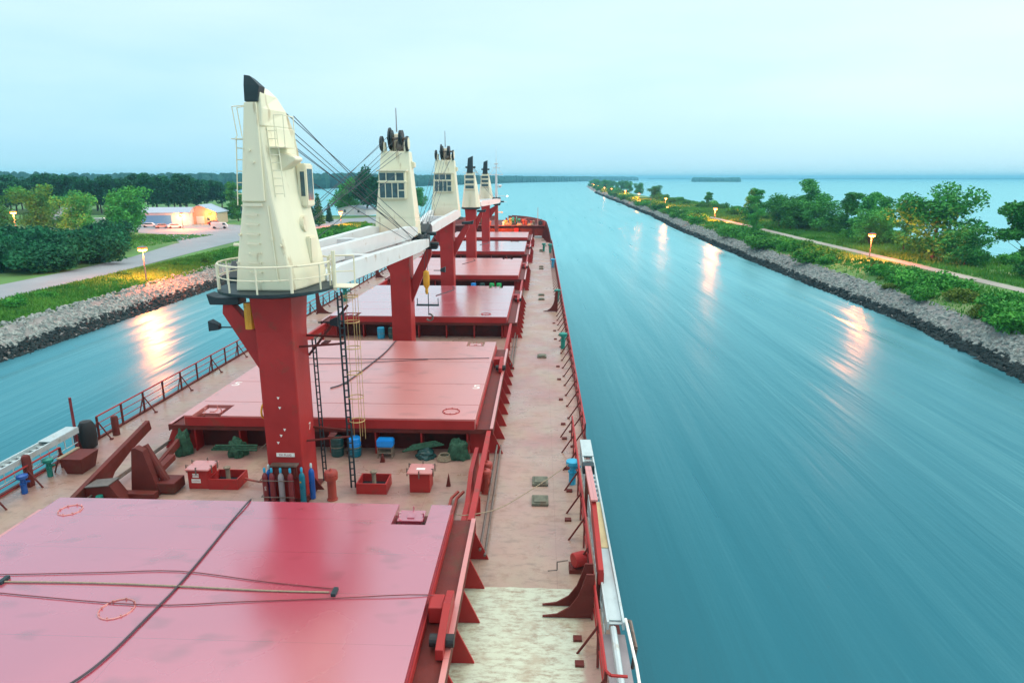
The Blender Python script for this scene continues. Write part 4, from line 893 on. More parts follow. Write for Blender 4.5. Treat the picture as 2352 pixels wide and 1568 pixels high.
        for k in range(3):
            z = 11.55+k*.55; yy = (1.05-.1*k)*F*.98
            f_ = MB().box(-.55, .55, min(yy+.12*F, yy-.3*F), max(yy+.12*F, yy-.3*F), z-.24, z+.24).build('window', M['cream'], t, bev=.02); MB().box(-.44, .44, min(yy+.14*F, yy+.125*F), max(yy+.14*F, yy+.125*F), z-.15, z+.15).build('pane', M['glass'], f_)
    # rungs on the visible (aft) face
    rg = MB()
    if F > 0 and big:
        for k in range(9): z = 8.9+k*.34; y = -1.28+(z-8.6)*.03; rg.box(-.45, .0, y-.17, y-.13, z, z+.035); rg.box(-.45, -.42, y-.15, y+.04, z, z+.03); rg.box(-.03, 0, y-.15, y+.04, z, z+.03)
        for k in range(9):
            z = 12.0+k*.27; y = -1.22+(z-12)*.08; rg.box(.58-k*.02, .88-k*.02, y+.22, y+.26, z, z+.03)
        rg.tube((.58, -1.0, 11.9), (.40, -.85, 14.3), .02); rg.tube((.90, -.95, 11.9), (.72, -.8, 14.3), .02)
        rung_split(rg, t)
        lf = MB(); ladder(lf, (-.92, -.5, 11.6), (-.74, -.5, 14.0), .36, .36, .022, Vector((.3, 1, 0)).normalized()); lf.path([(-.74, -.7, 14.0), (-.84, -.7, 15.0), (-.4, -.6, 15.05)], .018); lf.path([(-.74, -.3, 14.0), (-.84, -.3, 15.0), (-.4, -.4, 15.05)], .018)
        lf.tube((-.92, -.5, 11.6), (-.7, -.3, 11.4), .03); lf.box(-.95, -.4, -.75, -.25, 13.9, 13.93); lf.build('side_ladder', M['cream'], t)
        pf = MB().box(.35, 1.05, -.9, .1, 13.6, 13.63); pf.path([(1.03, -.9, 13.63), (1.03, -.9, 14.7), (1.03, .1, 14.7), (1.03, .1, 13.63)], .018); pf.path([(.7, -.9, 13.63), (.7, -.9, 14.7), (1.03, -.9, 14.7)], .018); pf.build('service_platform', M['cream'], t)
        MB().prism([(.6, 12.75), (1.22, 13.2), (1.2, 13.3), (.6, 13.5)], -.5, .3, 'y').build('cable_fairlead', M['cream'], t, bev=.05)
        dt = MB(); dt.tube((.55, -1.34, 8.9), (.36, -1.26, 11.6), .03); dt.lathe([(.05, 0), (.05, .1)], 8, (.45, -1.32, 10.4)); dt.tube((-.95, -.9, 10.2), (-1.15, -.9, 10.2), .06)
        for (x, z) in ((-.88, 9.6), (-.72, 10.6), (.72, 10.2), (-.1, 13.5), (0, 13.1)): dt.tube((x, -1.34, z), (x, -1.0, z), .045)
        dt.box(-.48, .2, -1.36, -1.30, 11.6, 11.7); rung_split(dt, t); [setattr(o_, 'name', 'fitting') for o_ in t.children if o_.name.startswith('rung') and len(o_.data.vertices) > 8]
        MB().box(1.05, 1.32, .2, .95, 9.4, 10.4, .05).build('side_door', M['cream'], t)
        MB().tube((1.16, .3, 10.9), (.9, .3, 10.9), .30, n=20).build('side_cover', M['cream'], t)
        sp = MB().loft([[(-.55, -1.30, 11.75), (.30, -1.30, 11.75), (.30, -1.1, 11.75), (-.55, -1.1, 11.75)], [(-.19, -1.22, 15.1), (.25, -1.22, 15.1), (.25, -1.0, 15.1), (-.19, -1.0, 15.1)]])
        sp.build('rear_spine', M['cream'], t, bev=.04)
        cbx = MB().box(.85, 1.22, .45, 1.3, 11.5, 13.1, .05).build('cab', M['cream'], t); MB().box(1.221, 1.232, .6, 1.15, 11.75, 12.9).build('window', M['glass'], cbx); MB().box(1.0, 1.16, .438, .449, 11.9, 12.8).build('window', M['glass'], cbx)
    elif big:
        for k in range(5): rg.box(.9, 1.5, -1.0*0+.0, .06, 8.9+k*.3, 8.93+k*.3)
        for k in range(4): z = 8.95+k*.32; rg.box(-1.5, 1.5, 1.47*F*1-.0, 1.47*F*1+.02, z, z+.02)
        rung_split(rg, t)
        MB().prism([(1.0, 13.2), (1.25, 13.3), (1.25, 13.6), (1.0, 13.7)], -.3, .2, 'y').build('cable_fairlead', M['cream'], t)
    else:
        for k in range(6): z = 9.0+k*.36; rg.box(-.2, .2, 1.32*F, 1.36*F, z, z+.05)
        rung_split(rg, t)
    R0, R1, d, nrm = jib(t, rz, tip, F, tz, 1.35 if big else 1.1, .62 if abs(tip[0]) > 1.2 else .5)
    # luffing and hoisting wires to the jib head
    topz = 15.1 if big else 14.3
    wr = MB(); k = 0
    for (x, z, yy) in ([(-.75, 14.9, .8), (-.45, 15.4, .4), (-.3, 14.4, .9), (.2, 15.3, .4), (.5, 14.2, .95), (.8, 14.8, .8)] if big else [(-.3, 14.2, .5), (-.1, 14.4, .5), (.1, 14.3, .5), (.3, 14.1, .5)]):
        wr.tube((x, yy*F, z), R1+nrm*((k % 4)-1.5)*.28+Vector((0, 0, .3))-d*(k % 3)*.4, .017, n=5); k += 1
    wr.tube((.3, .9*F, 13.0), R0.lerp(R1, .80)+nrm*.3+Vector((0, 0, .5)), .017, n=5)
    wr.build('wires', M['wire'], t)
    return t, R0, R1
c1, r0, r1 = crane(-.28, 24.9, 'big', 1, (1.55, 21.3), 'nearest crane, cream house seen from behind, gas bottles at its red post', 8.6, 8.2)
c2, _, r2 = crane(-.30, 47.9, 'big', -1, (-1.75, -20.6), 'second crane, cream house with large cab windows facing the bridge')
c3, _, _ = crane(-.15, 71.3, 'big', -1, (1.05, -21.0), 'third crane, cream house with cab windows, half behind the second')
c4, _, _ = crane(-.05, 95.2, 'slim', 1, (2.2, 20.5), 'fourth crane, slim cream house with three stacked windows, nearer of the two slim ones')
c5, _, _ = crane(.15, 118.6, 'slim', 1, (-1.2, 18.5), 'fifth crane, slim cream house with stacked windows, farthest, beside the mast')
for c_ in (c4, c5):    # aft-facing cab windows
    for k in range(3):
        z = 11.35+k*.68; yy = -1.12+.06*k
        f_ = MB().box(-.72, .72, yy-.22, yy+.3, z-.32, z+.32).build('window', M['cream'], c_, bev=.02); MB().box(-.58, .58, yy-.24, yy-.225, z-.20, z+.20).build('pane', M['glass'], f_)
    rg = MB()
    for k in range(6): z = 8.9+k*.33; rg.box(-.2, .2, -1.40, -1.30, z, z+.05)
    rung_split(rg, c_)
    aw = MB(); 
    for x in (-.22, -.05, .12, .25): aw.tube((x, -.5, 15.1), (x*1.3, -1.3, 13.1), .02)
    aw.loft([[(-.42, -.95, 13.2), (.42, -.95, 13.2), (.42, -.4, 13.2), (-.42, -.4, 13.2)], [(-.25, -.65, 15.2), (.42, -.65, 15.5), (.42, -.3, 15.5), (-.25, -.3, 15.2)]])
    aw.build('aft_sheaves', M['black'], c_)
# side bracket arms carrying the neighbour's jib
def arm(t, s, x1, z0=4.6, z1=8.0, y=0, rest=True):
    a = MB(); a.prism([(s*.68, z0), (s*.68, z0+1.7), (s*(x1-.35), z1), (s*x1, z1), (s*(x1+.05), z1-.35)], y-.22, y+.22, 'y'); b = a.build('jib_rest_arm', M['red'], t, bev=.03)
    if rest: MB().prism([(s*(x1-.7), z1+.003), (s*(x1+.45), z1+.003), (s*(x1+.55), z1+.42), (s*(x1+.2), z1+.3), (s*(x1-.7), z1+.25)], y-.35, y+.35, 'y').build('rest_pad', M['black'], b, bev=.03)
arm(c1, -1, 2.15, 4.8, 7.85)
arm(c2, 1, 2.2, 3.6, 7.6); arm(c3, 1, 2.3, 4.2, 7.8); arm(c4, 1, 1.6, 5.2, 7.9); arm(c5, 1, 2.1, 5.6, 7.9); arm(c3, -1, 1.9, 5.2, 7.9)
arm(c2, -1, 1.5, 5.5, 7.6, rest=False)
# floodlight brackets
for (t, x, y, z) in ((c1, -2.35, -.2, 6.95), (c1, 1.75, .6, 7.0), (c2, 2.9, -.4, 6.1)):
    f_ = MB(); s = 1 if x > 0 else -1; f_.tube((x-s*.5, y, z), (x, y, z), .03); f_.loft([[(x, y-.12, z-.08), (x, y+.12, z-.08), (x, y+.12, z+.12), (x, y-.12, z+.12)], [(x+s*.35, y-.22, z-.12), (x+s*.35, y+.22, z-.12), (x+s*.35, y+.22, z+.28), (x+s*.35, y-.22, z+.28)]])
    f_.build('floodlight', M['black'], t)
# crane 1: ring platform with railing, cable ducts, caged ladder, and painted marks
pf = MB()
for k in range(30):
    a = 2*math.pi*k/30
ringz = 8.56
pf.torus((0, 0, ringz+.95), 2.08, .035, 30, 6); pf.torus((0, 0, ringz+.48), 2.08, .022, 30, 5)
for k in range(11):
    a = 2*math.pi*(k+.3)/11; pf.tube((2.08*math.cos(a), 2.08*math.sin(a), ringz-.1), (2.08*math.cos(a), 2.08*math.sin(a), ringz+.95), .035 if k % 3 else .06)
pf.build('platform_railing', M['cream'], c1)
MB().lathe([(1.5, 8.46), (2.16, 8.46), (2.16, 8.56), (1.5, 8.56)], 30).build('ring_platform', M['black'], c1)
ld = MB(); ladder(ld, (2.35, .3, .05), (2.32, .1, 8.3), .17, .28, .038, Vector((1, .2, 0)).normalized()); ld.build('access_ladder', M['black'], c1)
l2 = MB(); ladder(l2, (.98, .9, .05), (.98, .7, 6.3), .13, .28, .03, Vector((1, .2, 0)).normalized()); l2.build('cable_duct', M['black'], c1)
bk = MB()
for z in (2.3, 6.2): bk.tube((.7, -.2, z), (2.35, .2, z+.05), .045); bk.tube((.7, .7, z+.25), (2.35, .25, z+.3), .045); bk.box(1.5, 1.75, 0, .5, z+.06, z+.1)
bk.tube((.7, .8, 5.6), (2.3, 1.2, 7.6), .05); bk.build('ladder_brackets', M['darkred'], c1)
cg = MB()
for z in (8.1, 7.1, 6.05, 5.0, 4.0, 3.0): cg.torus((2.66, .35, z), .30, .02, 18, 5)
for a in (0, 1.2, 2.4, -1.0): cg.tube((2.66+.30*math.cos(a), .35+.30*math.sin(a), 2.2), (2.66+.30*math.cos(a), .35+.30*math.sin(a), 8.2), .011, n=5)
cg.build('ladder_cage', M['ladderyel'], c1)
sp = MB(); sp.path([(2.0, .1, 8.5), (2.0, .1, 9.7), (2.9, .3, 9.7), (2.9, .3, 8.6)], .03); sp.path([(2.0, .1, 9.1), (2.9, .3, 9.1)], .02); sp.box(1.9, 2.9, -.1, .8, 8.5, 8.54); sp.tube((2.2, 0, 8.4), (2.2, 0, 9.9), .08); sp.build('ladder_landing', M['cream'], c1)
MB().tube((-.98, -.6, 7.0), (-.98, -.6, 8.0), .18).build('hook_case', M['yellow'], c1)
MB().torus((-.86, -.3, 3.6), .3, .04, 16, 6, 'x').build('hung_rope', M['yellow'], c1)
pl = MB().box(-.30, .42, -.86, -.825, 1.88, 2.03).build('nameplate', M['letter'], c1)
text('lettering', 'EX PLUG', .125, M['red'], c1, (.06, -.865, 1.955), (R(90), 0, 0), .002)
bx = MB().box(-.42, .50, -1.06, -.825, 1.0, 1.55, .05); bx.build('junction_box', M['darkred'], c1); MB().box(-.5, .56, -1.12, -.826, 1.56, 1.62).build('junction_box_hood', M['steel'], c1)
ar = MB()
for x, z in ((-.05, 4.3), (-.02, 3.9), (.1, 3.0), (-.06, 2.75), (-.2, 2.45)): ar.prism([(x-.05, z+.05), (x+.06, z+.04), (x, z-.06)], -.832, -.822, 'y')
ar.build('chipped_marks', M['letter'], c1)
text('number', '7', .42, M['letter'], c1, (.715, .25, 2.75), (R(90), 0, R(90)), .002)
# hook block hanging from the first jib
hk = empty('hook_block', c1.location+r1+Vector((.4, .6, 0)), 'yellow hook block hanging under the first crane jib beside the second post', 'hook block')
MB().tube((.1, 0, -.3), (.1, 0, -2.0), .018).tube((-.1, 0, -.3), (-.1, 0, -2.0), .018).build('wires', M['wire'], hk)
MB().lathe([(.08, -2.0), (.2, -2.1), (.24, -2.5), (.22, -3.1), (.1, -3.3), (.12, -3.5), (.08, -3.7)], 12).build('block', M['yellow'], hk, smooth=True)
h_ = MB(); h_.box(-.75, .85, -.15, .15, -4.55, -4.45); h_.path([(.8, 0, -4.45), (.8, 0, -4.0)], .03); h_.path([(-.7, 0, -4.45), (-.7, 0, -4.0)], .03); h_.tube((.1, 0, -3.6), (.1, 0, -5.1), .03); h_.build('spreader', M['black'], hk)
MB().torus((.15, 0, -5.4), .24, .07, 14, 6, 'y', R(-150), R(110)).build('hook', M['steel'], hk)
# foremast
fm = empty('foremast', (.55, 141.5, 0), 'white and red foremast with crosstrees at the bow', 'mast')
MB().tube((0, 0, .003), (0, 0, 7.4), .42, .36, n=12).build('lower_mast', M['redvent'], fm, smooth=True)
MB().tube((0, 0, 7.4), (0, 0, 13.4), .30, .2, n=12).build('upper_mast', M['white'], fm, smooth=True)
x_ = MB(); x_.tube((0, 0, 13.4), (0, 0, 16.5), .10, .05); x_.tube((0, 0, 16.5), (0, 0, 18.6), .025); x_.tube((-1.4, 0, 13.2), (1.4, 0, 13.2), .07); x_.tube((-.8, 0, 14.6), (.8, 0, 14.6), .05); x_.box(-.35, .35, -.3, .3, 15.2, 15.5); x_.tube((-1.4, 0, 13.2), (0, 0, 15), .03); x_.tube((1.4, 0, 13.2), (0, 0, 15), .03); x_.build('crosstree', M['white'], fm)
x_ = MB(); x_.tube((0, 0, 8.9), (2.2, 0, 8.9), .05); x_.tube((0, 0, 7.7), (2.2, 0, 7.7), .04); x_.box(.3, 1.0, -.3, .3, 10.6, 10.7); x_.lathe([(.1, 10.7), (.42, 10.9), (.42, 11.1), (.2, 11.25)], 12, (.75, 0, 0)); x_.build('radar_bracket', M['white'], fm)
MB().lathe([(.05, 8.75), (.12, 8.8), (.12, 8.95), (.05, 9.0)], 8, (2.25, 0, 0)).build('white_lamp', lampw, fm)
l = bpy.data.lights.new('deck_floodlight', 'SPOT'); l.spot_size = R(125); l.spot_blend = .4; l.energy = 3600; l.color = (1, .30, .05); l.shadow_soft_size = .2
lo = bpy.data.objects.new('deck_floodlight', l); C.objects.link(lo); lo.location = (1.0, 2.2, 5.0); lo.rotation_euler = (R(62), 0, R(-15)); lo.parent = fm
MB().lathe([(.1, 5.35), (.16, 5.4), (.16, 5.5), (.08, 5.6)], 10, (1.0, 2.2, 0)).tube((0, 0, 5.5), (1.0, 2.2, 5.6), .03).build('floodlight', lampm, fm)
# forecastle gear
FZ = 2.424
def windlass(x, y, label):
    t = empty('windlass', (x, y, FZ), label, 'windlass', 'anchor windlasses on the forecastle')
    MB().box(-1.3, 1.3, -.6, .6, 0, .25).build('base', M['black'], t, bev=.02)
    MB().tube((-1.2, 0, .95), (1.2, 0, .95), .12).tube((-.9, 0, .95), (-.3, 0, .95), .62, n=18).tube((.1, 0, .95), (.3, 0, .95), .75, n=18).tube((.5, 0, .95), (1.1, 0, .95), .38, n=16).build('drums', M['teal'], t)
    MB().box(-.15, .05, -.5, .5, .25, 1.3).box(1.15, 1.28, -.4, .4, .25, 1.2).build('frames', M['darkred'], t)
    return t
w1 = windlass(4.2, 152, 'dark windlass right of the mast among the bow gear'); dup(w1, (-3.6, 152, FZ), None, 'dark windlass left of the mast on the forecastle')
rf = random.Random(21)
lm = ['redvent', 'yellow', 'redvent', 'galv', 'redvent', 'teal', 'wood', 'redvent']
def bollard(x, y, z, m, label, group, s=1.0, rz=0):
    t = empty('bollard', (x, y, z), label, 'bollard', group, rz); t.scale = (s,)*3
    MB().box(-.75, .75, -.3, .3, 0, .08).build('base', m, t)
    for sx in (-.42, .42): MB().lathe([(.17, .08), (.17, .6), (.23, .64), (.23, .72), (.1, .76)], 14, (sx, 0, 0)).build('bitt', m, t, smooth=True)
    return t
b0 = bollard(7.2, 149.5, FZ, M['redvent'], 'red double bollard on the forecastle edge, right of the windlass', 'bollards on the forecastle', 1.3)
for i, (x, y) in enumerate([(5.9, 157), (-6.5, 150), (2.2, 160)]): dup(b0, (x, y, FZ), rf.uniform(0, 1), ['red double bollard behind the right windlass', 'red double bollard left on the forecastle', 'red double bollard near the very bow'][i])
for i, (x, y, r_, h, m, lab) in enumerate([(2.0, 150.5, .5, 1.0, 'yellow', 'orange-lit drum just right of the mast foot'), (2.9, 154.5, .45, 1.2, 'yellow', 'yellow vent behind the orange-lit drum'), (1.6, 148.5, .35, .8, 'galv', 'pale keg at the forecastle edge right of the mast'), (3.2, 148.8, .4, .7, 'wood', 'tan keg left of the right windlass'), (6.1, 150.5, .55, 1.3, 'redvent', 'stout red vent right of the windlass'), (8.3, 151.5, .3, .9, 'wood', 'small tan post at the starboard bow edge'), (-1.5, 150, .4, .9, 'redvent', 'red vent left of the mast foot')]):
    v = MB().lathe([(r_*.7, 0), (r_*.7, h*.6), (r_, h*.65), (r_*.95, h*.9), (r_*.4, h)], 14).build('deck_vent', M[m], None, smooth=True, loc=(x, y, FZ)); tag(v, lab, 'vent', 'vents and kegs on the forecastle')
for i, (x, y, lab) in enumerate([(2.6, 149.6, 'coil of mooring rope glowing orange by the mast foot'), (5.2, 148.4, 'grey-green rope coil along the forecastle edge'), (7.6, 148.2, 'rope coil at the right end of the forecastle edge')]):
    mb = MB()
    for q in range(3): mb.torus((0, 0, .1+q*.13), .62-q*.07, .09, 16, 6)
    tag(mb.build('rope_coil', M['rope'], None, loc=(x, y, FZ)), lab, 'rope coil', 'rope coils on the forecastle')
p_ = MB().tube((0, 0, 0), (0, 0, 3.9), .08, .05).build('flag_post', M['grey'], None, loc=(9.2, 148, FZ)); tag(p_, 'thin grey post standing at the starboard corner of the forecastle', 'post')
p_ = MB().box(-.4, .4, -.5, .5, 0, .9, .1).tube((0, 0, .9), (.3, 0, 1.3), .08).build('fairlead_box', M['black'], None, loc=(9.7, 150, FZ)); tag(p_, 'black fairlead box at the starboard bow beside the thin post', 'fairlead')
p_ = MB().box(-.8, .8, -.3, .3, 0, .5, .06).build('stowage_box', M['galv'], None, loc=(9.3, 144.5, .003)); tag(p_, 'pale box on deck in the corner below the forecastle', 'box')
p_ = MB().box(-.7, .7, -.08, .08, 0, .12).build('plank', M['wood'], None, loc=(10.6, 139, .01)); p_.rotation_euler = (0, 0, .6); tag(p_, 'loose pale plank on deck below the bow bulwark', 'plank')

# ------------------------------------------------------------------ railings
def railing(name, s, y0, y1, step, label, braces=2, h=1.08, x=HB-.02):
    t = empty(name, (s*x, y0, .10 if x > HB-.2 else .0), label, 'railing'); n = int((y1-y0)/step)
    pm = MB().box(-.035, .035, -.05, .05, 0, h).build('stanchion', M['darkred'], t, loc=(0, 0, 0)); bm_ = None
    bmsh = None
    for k in range(n+1):
        y = k*step; p = pm if k == 0 else pm.copy()
        if k: C.objects.link(p)
        p.parent = t; p.location = (0, y, 0)
        if k % braces == 0:
            if bmsh is None:
                b = MB().tube((0, 0, h*.8), (-s*.05, -.55, .02), .035).tube((0, 0, h*.8), (-s*.6, 0, -.08), .035).box(-s*.62-.06, -s*.62+.06, -.08, .08, -.095, -.04).build('brace', M['darkred'], p); bmsh = b
            else: b = bmsh.copy(); C.objects.link(b)
            b.parent = p
    L_ = n*step
    MB().tube((0, 0, h), (0, L_, h), .04).build('handrail', M['red'], t); MB().tube((0, 0, h*.66), (0, L_, h*.66), .022).build('middle_rail', M['red'], t); MB().tube((0, 0, h*.33), (0, L_, h*.33), .022).build('lower_rail', M['red'], t)
    return t
railing('railing', -1, 30.0, 131, 1.95, 'dark red open railing along the left side of the deck')
rin = railing('railing', 1, 13.7, 31.5, 1.95, 'pinkish red inner railing inboard of the stowed right gangway', 1, 1.10, 11.42)
MB().path([(0, 0, 1.10), (.1, -.15, 1.10), (.5, -.15, 1.08)], .04).build('end_bend', M['red'], rin)
railing('railing', 1, 30.0, 131, 1.95, 'dark red railing with slanting stays along the right side of the deck', 1)
rp = railing('railing', -1, 15.0, 28.0, 1.95, 'short red railing in front of the stowed left gangway', 1, .95, 11.5)
# small deck pads inside the railings
for i in range(44):
    pass

# ------------------------------------------------------------------ stowed gangways
def gangway(s, y0, y1, label, tan=False):
    t = empty('gangway', (s*(11.87 if s > 0 else 11.98), y0, .92 if s > 0 else 1.15), label, 'gangway'); L_ = y1-y0; t.scale = (.66 if s > 0 else .8, 1, .7)
    for sx in (-.32, .32):
        MB().box(sx-.05, sx+.05, 0, L_, -.18, .18).build('side_beam', M['galv'], t, bev=.01)
    tr = MB()
    for k in range(int(L_/.38)): tr.box(-.27, .27, .1+k*.38, .26+k*.38, -.05, -.01)
    tr.build('treads', M['galv'], t)
    MB().box(-.26, .26, .2, L_*.45, .02, .06).build('top_boards', M['galv'], t)
    if tan: MB().box(-.26, .26, 3.8, 6.9, .065, .10).build('wooden_cover', M['gangtan'], t)
    hr = MB()
    for k in range(int(L_/.5)+1):
        y = .3+k*.5
        if y < L_: hr.tube((-.36*s, y, -.1), (-.36*s, y, -.75), .03)
    hr.tube((-.36*s, .3, -.75), (-.36*s, L_-.2, -.75), .03); hr.build('folded_handrail', M['galv'], t)
    MB().box(-.36, .36, L_-1.8, L_, .185, .23).build('end_platform', M['galv'], t)
    return t
gangway(1, 15.6, 28.3, 'long white gangway stowed outside the right railing', True)
gangway(-1, 14.0, 28.3, 'white gangway stowed outside the left railing with hanging rail posts')
lt_ = empty('ladder_platform', (11.85, 14.2, .55), 'pale gangway end frame with pole at the bottom of the picture', 'platform')
MB().box(-.30, .30, -2.2, 1.6, -.1, -.04).build('plate', M['grey'], lt_); MB().tube((-.05, -2.0, .1), (-.05, 1.4, .3), .09).build('pole', M['galv'], lt_); MB().path([(.35, -3, .1), (.38, 0, .3), (.30, 1.6, .45)], .04).build('handrail', M['letter'], lt_)
MB().path([(.45, 1.0, -.6), (.5, .9, .1), (.45, 1.7, .3), (.35, 2.0, .1)], .05).build('bumper', M['steel'], lt_)
dv = empty('gangway_davit', (11.62, 20.3, 0), 'tall red gangway davit plate rising beside the right railing', 'davit')
MB().prism([(-2.9, .95), (-2.9, 1.45), (.2, 2.15), (3.0, 2.0), (3.0, 1.72), (.5, 1.72), (-.1, 1.5)], -.08, .08, 'x').build('arm', M['red'], dv, bev=.02)
MB().box(-.12, .12, -.2, 3.05, 2.16, 2.24).build('top_flange', M['hatchB'], dv, bev=.02).rotation_euler = (R(-3), 0, 0)
MB().box(-.1, .1, 2.7, 2.9, .1, 1.9).build('post', M['darkred'], dv, bev=.02); MB().box(-.1, .1, -2.85, -2.65, .1, 1.3).build('post', M['darkred'], dv, bev=.02)
MB().box(-.2, .25, 2.9, 3.3, 1.75, 2.1).build('head', M['black'], dv, bev=.04)
wd = empty('winch_drum', (11.05, 19.6, .003), 'small red winch drum standing at the right railing', 'winch')
MB().tube((-.12, -.1, .42), (.28, .1, .42), .24, n=20).build('drum', M['red'], wd, bev=.03); MB().box(-.25, .3, -.22, .28, 0, .14).build('base', M['darkred'], wd); MB().path([(-.3, -.1, .42), (-.65, -.2, .42), (-.65, -.25, .15), (-.95, -.3, .15)], .022).build('crank', M['steel'], wd)
# curved chocks (fender wings)
def wing(s, y, label, h=1.45, ln=1.5, grp=None):
    if grp and s > 0 and y < 20: x_off = .58
    else: x_off = .5
    pts = [(0, .02), (-ln, .02), (-ln, .05), (-ln*.72, .12), (-ln*.48, .35), (-ln*.32, .7), (-ln*.24, 1.05), (-ln*.16, h), (0, h)]
    w_ = MB().prism([(s*p[0], p[1]) for p in pts], -.03, .03, 'y').build('bulwark_bracket', M['darkred'], None, loc=(s*(HB-x_off), y, .004)); return tag(w_, label, 'bracket', grp)
wing(1, 17.15, 'nearer of two swept red brackets at the right railing, on the cream patch', grp='swept brackets at the deck edge'); wing(1, 17.7, 'farther of two swept red brackets at the right railing, on the cream patch', grp='swept brackets at the deck edge')
wing(1, 63.4, 'single swept dark bracket at the right railing beside the third hatch', 2.0, 1.4, 'swept brackets at the deck edge'); wing(-1, 61.5, 'swept red bracket at the left deck edge behind the first crane', 2.3, 1.7, 'swept brackets at the deck edge')
wing(-1, 85, 'small swept bracket far along the left deck edge', 1.8, 1.4, 'swept brackets at the deck edge')

# ------------------------------------------------------------------ deck fittings
def manhole(x, y, label, s=1.0):
    t = empty('manhole', (x, y, .004), label, 'manhole cover', 'manholes along the right side deck')
    MB().box(-.33*s, .33*s, -.40*s, .40*s, 0, .10, .02).build('rim', M['manhole'], t); MB().box(-.25*s, .25*s, -.30*s, .30*s, .101, .15, .02).build('lid', M['manhole'], t, bev=.01)
    return t
mh = manhole(9.84, 24.35, 'nearer of the two large square manhole covers on the right deck')
mh2 = dup(mh, (9.84, 26.1, .004), 0, 'farther of the two large square manhole covers on the right deck')
for (y, lab) in [(46.6, 'single greenish manhole cover beside the gap before the third hatch'), (69.9, 'nearer cover of the manhole pair beside the third crane'), (72.6, 'farther cover of the manhole pair beside the third crane'), (94.5, 'nearer cover of the manhole pair beside the fourth crane'), (96.8, 'farther cover of the manhole pair beside the fourth crane'), (117.5, 'nearer cover of the last manhole pair near the bow'), (119.8, 'farther cover of the last manhole pair near the bow')]:
    dup(mh, (9.95, y, .004), 0, lab)
def vent(x, y, m, label, rz=0, s=1.0):
    t = empty('air_vent', (x, y, .003), label, 'air vent', 'air vents at the deck edges', rz); t.scale = (s,)*3
    MB().lathe([(.16, 0), (.16, .55), (.2, .58), (.2, .64), (.14, .66), (.14, .9)], 14).build('pipe', m, t, smooth=True)
    MB().lathe([(.14, .9), (.28, .95), (.31, 1.02), (.30, 1.14), (.12, 1.2)], 16).build('head', m, t, smooth=True)
    MB().tube((.15, 0, .75), (.42, 0, .78), .06).build('valve', m, t)
    return t
vent(11.2, 26.0, M['skyblue'], 'bright blue air vent at the right railing where the rope is tied', .5, .92)
vent(11.55, 49.0, M['teal'], 'green air vent at the right railing beyond the second hatch', 1, 1.05)
vent(11.6, 68.8, M['teal'], 'teal air vent just beyond the swept bracket at the right railing', 0, 1.1)
vent(11.6, 95.9, M['skyblue'], 'light blue air vent at the right railing beside the fourth hatch', 0, 1.1)
vent(11.5, 115.5, M['teal'], 'green air vent at the right railing near the bow, outer of the pair', 0, 1.3)
vent(10.4, 118, M['teal'], 'green air vent near the bow, inner of the pair', 0, 1.2)
vent(-11.4, 25.8, M['teal'], 'green air vent among the left railing posts', 0, .7); vent(-11.3, 24.2, M['cylblue'], 'blue air vent among the left railing posts', 0, .7)
vent(-10.6, 68, M['teal'], 'teal air vent at the left deck edge seen right of the first crane', 0, 1.4)
def mushroom(x, y, m, label, s=1.0, grp='mushroom vents'):
    t = empty('mushroom_vent', (x, y, .003), label, 'mushroom vent', grp); t.scale = (s,)*3
    MB().lathe([(.2, 0), (.2, .04), (.16, .05), (.16, .85)], 16).build('pipe', m, t, smooth=True); MB().lathe([(.16, .8), (.24, .82), (.25, .98), (.22, .99), (.25, 1.0), (.25, 1.08), (.22, 1.14), (.06, 1.16), (.03, 1.24)], 18).build('cap', m, t, smooth=True)
    return t
mushroom(1.49, 24.2, M['redvent'], 'red mushroom vent standing right of the gas bottles', 1.08)
mushroom(-7.95, 26.8, M['redvent'], 'red mushroom vent on the left side deck behind the slanted column', .8)
mushroom(7.62, 25.0, M['redvent'], 'nearer of two orange-red vents beside the rail beam', .9); mushroom(7.62, 25.75, M['redvent'], 'farther of two orange-red vents beside the rail beam', .9)
mushroom(1.75, 47.8, M['redvent'], 'small pink-topped vent right of the second crane post', .5)
def trunk_box(x, y, label, sign):
    t = empty('access_hatch_box', (x, y, .003), label, 'hatch box', 'access boxes around the first crane')
    MB().box(-.42, .42, -.42, .42, 0, .82).build('coaming', M['red'], t, bev=.02)
    MB().box(-.52, .52, -.50, .50, .825, .88, .03).build('lid', M['hatchB'], t)
    cl = MB()
    for (a, b) in ((-.54, -.25), (-.54, .25), (.54, -.25), (.54, .25), (0, -.52), (0, .52)): cl.tube((a, b, .66), (a, b, 1.0), .025); cl.tube((a*.85, b*.85, .96), (a, b, .96), .02)
    cl.build('clamps', M['steel'], t)
    if sign:
        for z, w in ((.60, .13), (.36, .19)):
            MB().box(-.08-w, -.08+w, -.430, -.4215, z-.085, z+.085).build('sign_plate', M['letter'], t)
        text('lettering', 'NO.5', .11, M['red'], t, (-.08, -.432, .60), (R(90), 0, 0), .001); text('lettering', 'LADDER', .085, M['red'], t, (-.08, -.432, .36), (R(90), 0, 0), .001)
    else: MB().box(-.18, .18, -.12, .05, .881, .885).build('sign_plate', M['letter'], t)
    return t
trunk_box(-4.35, 25.3, 'red access box with two white signs left of the first crane', True)
trunk_box(4.9, 25.35, 'red access box with closed pink lid and white mark, right of the first crane', False)
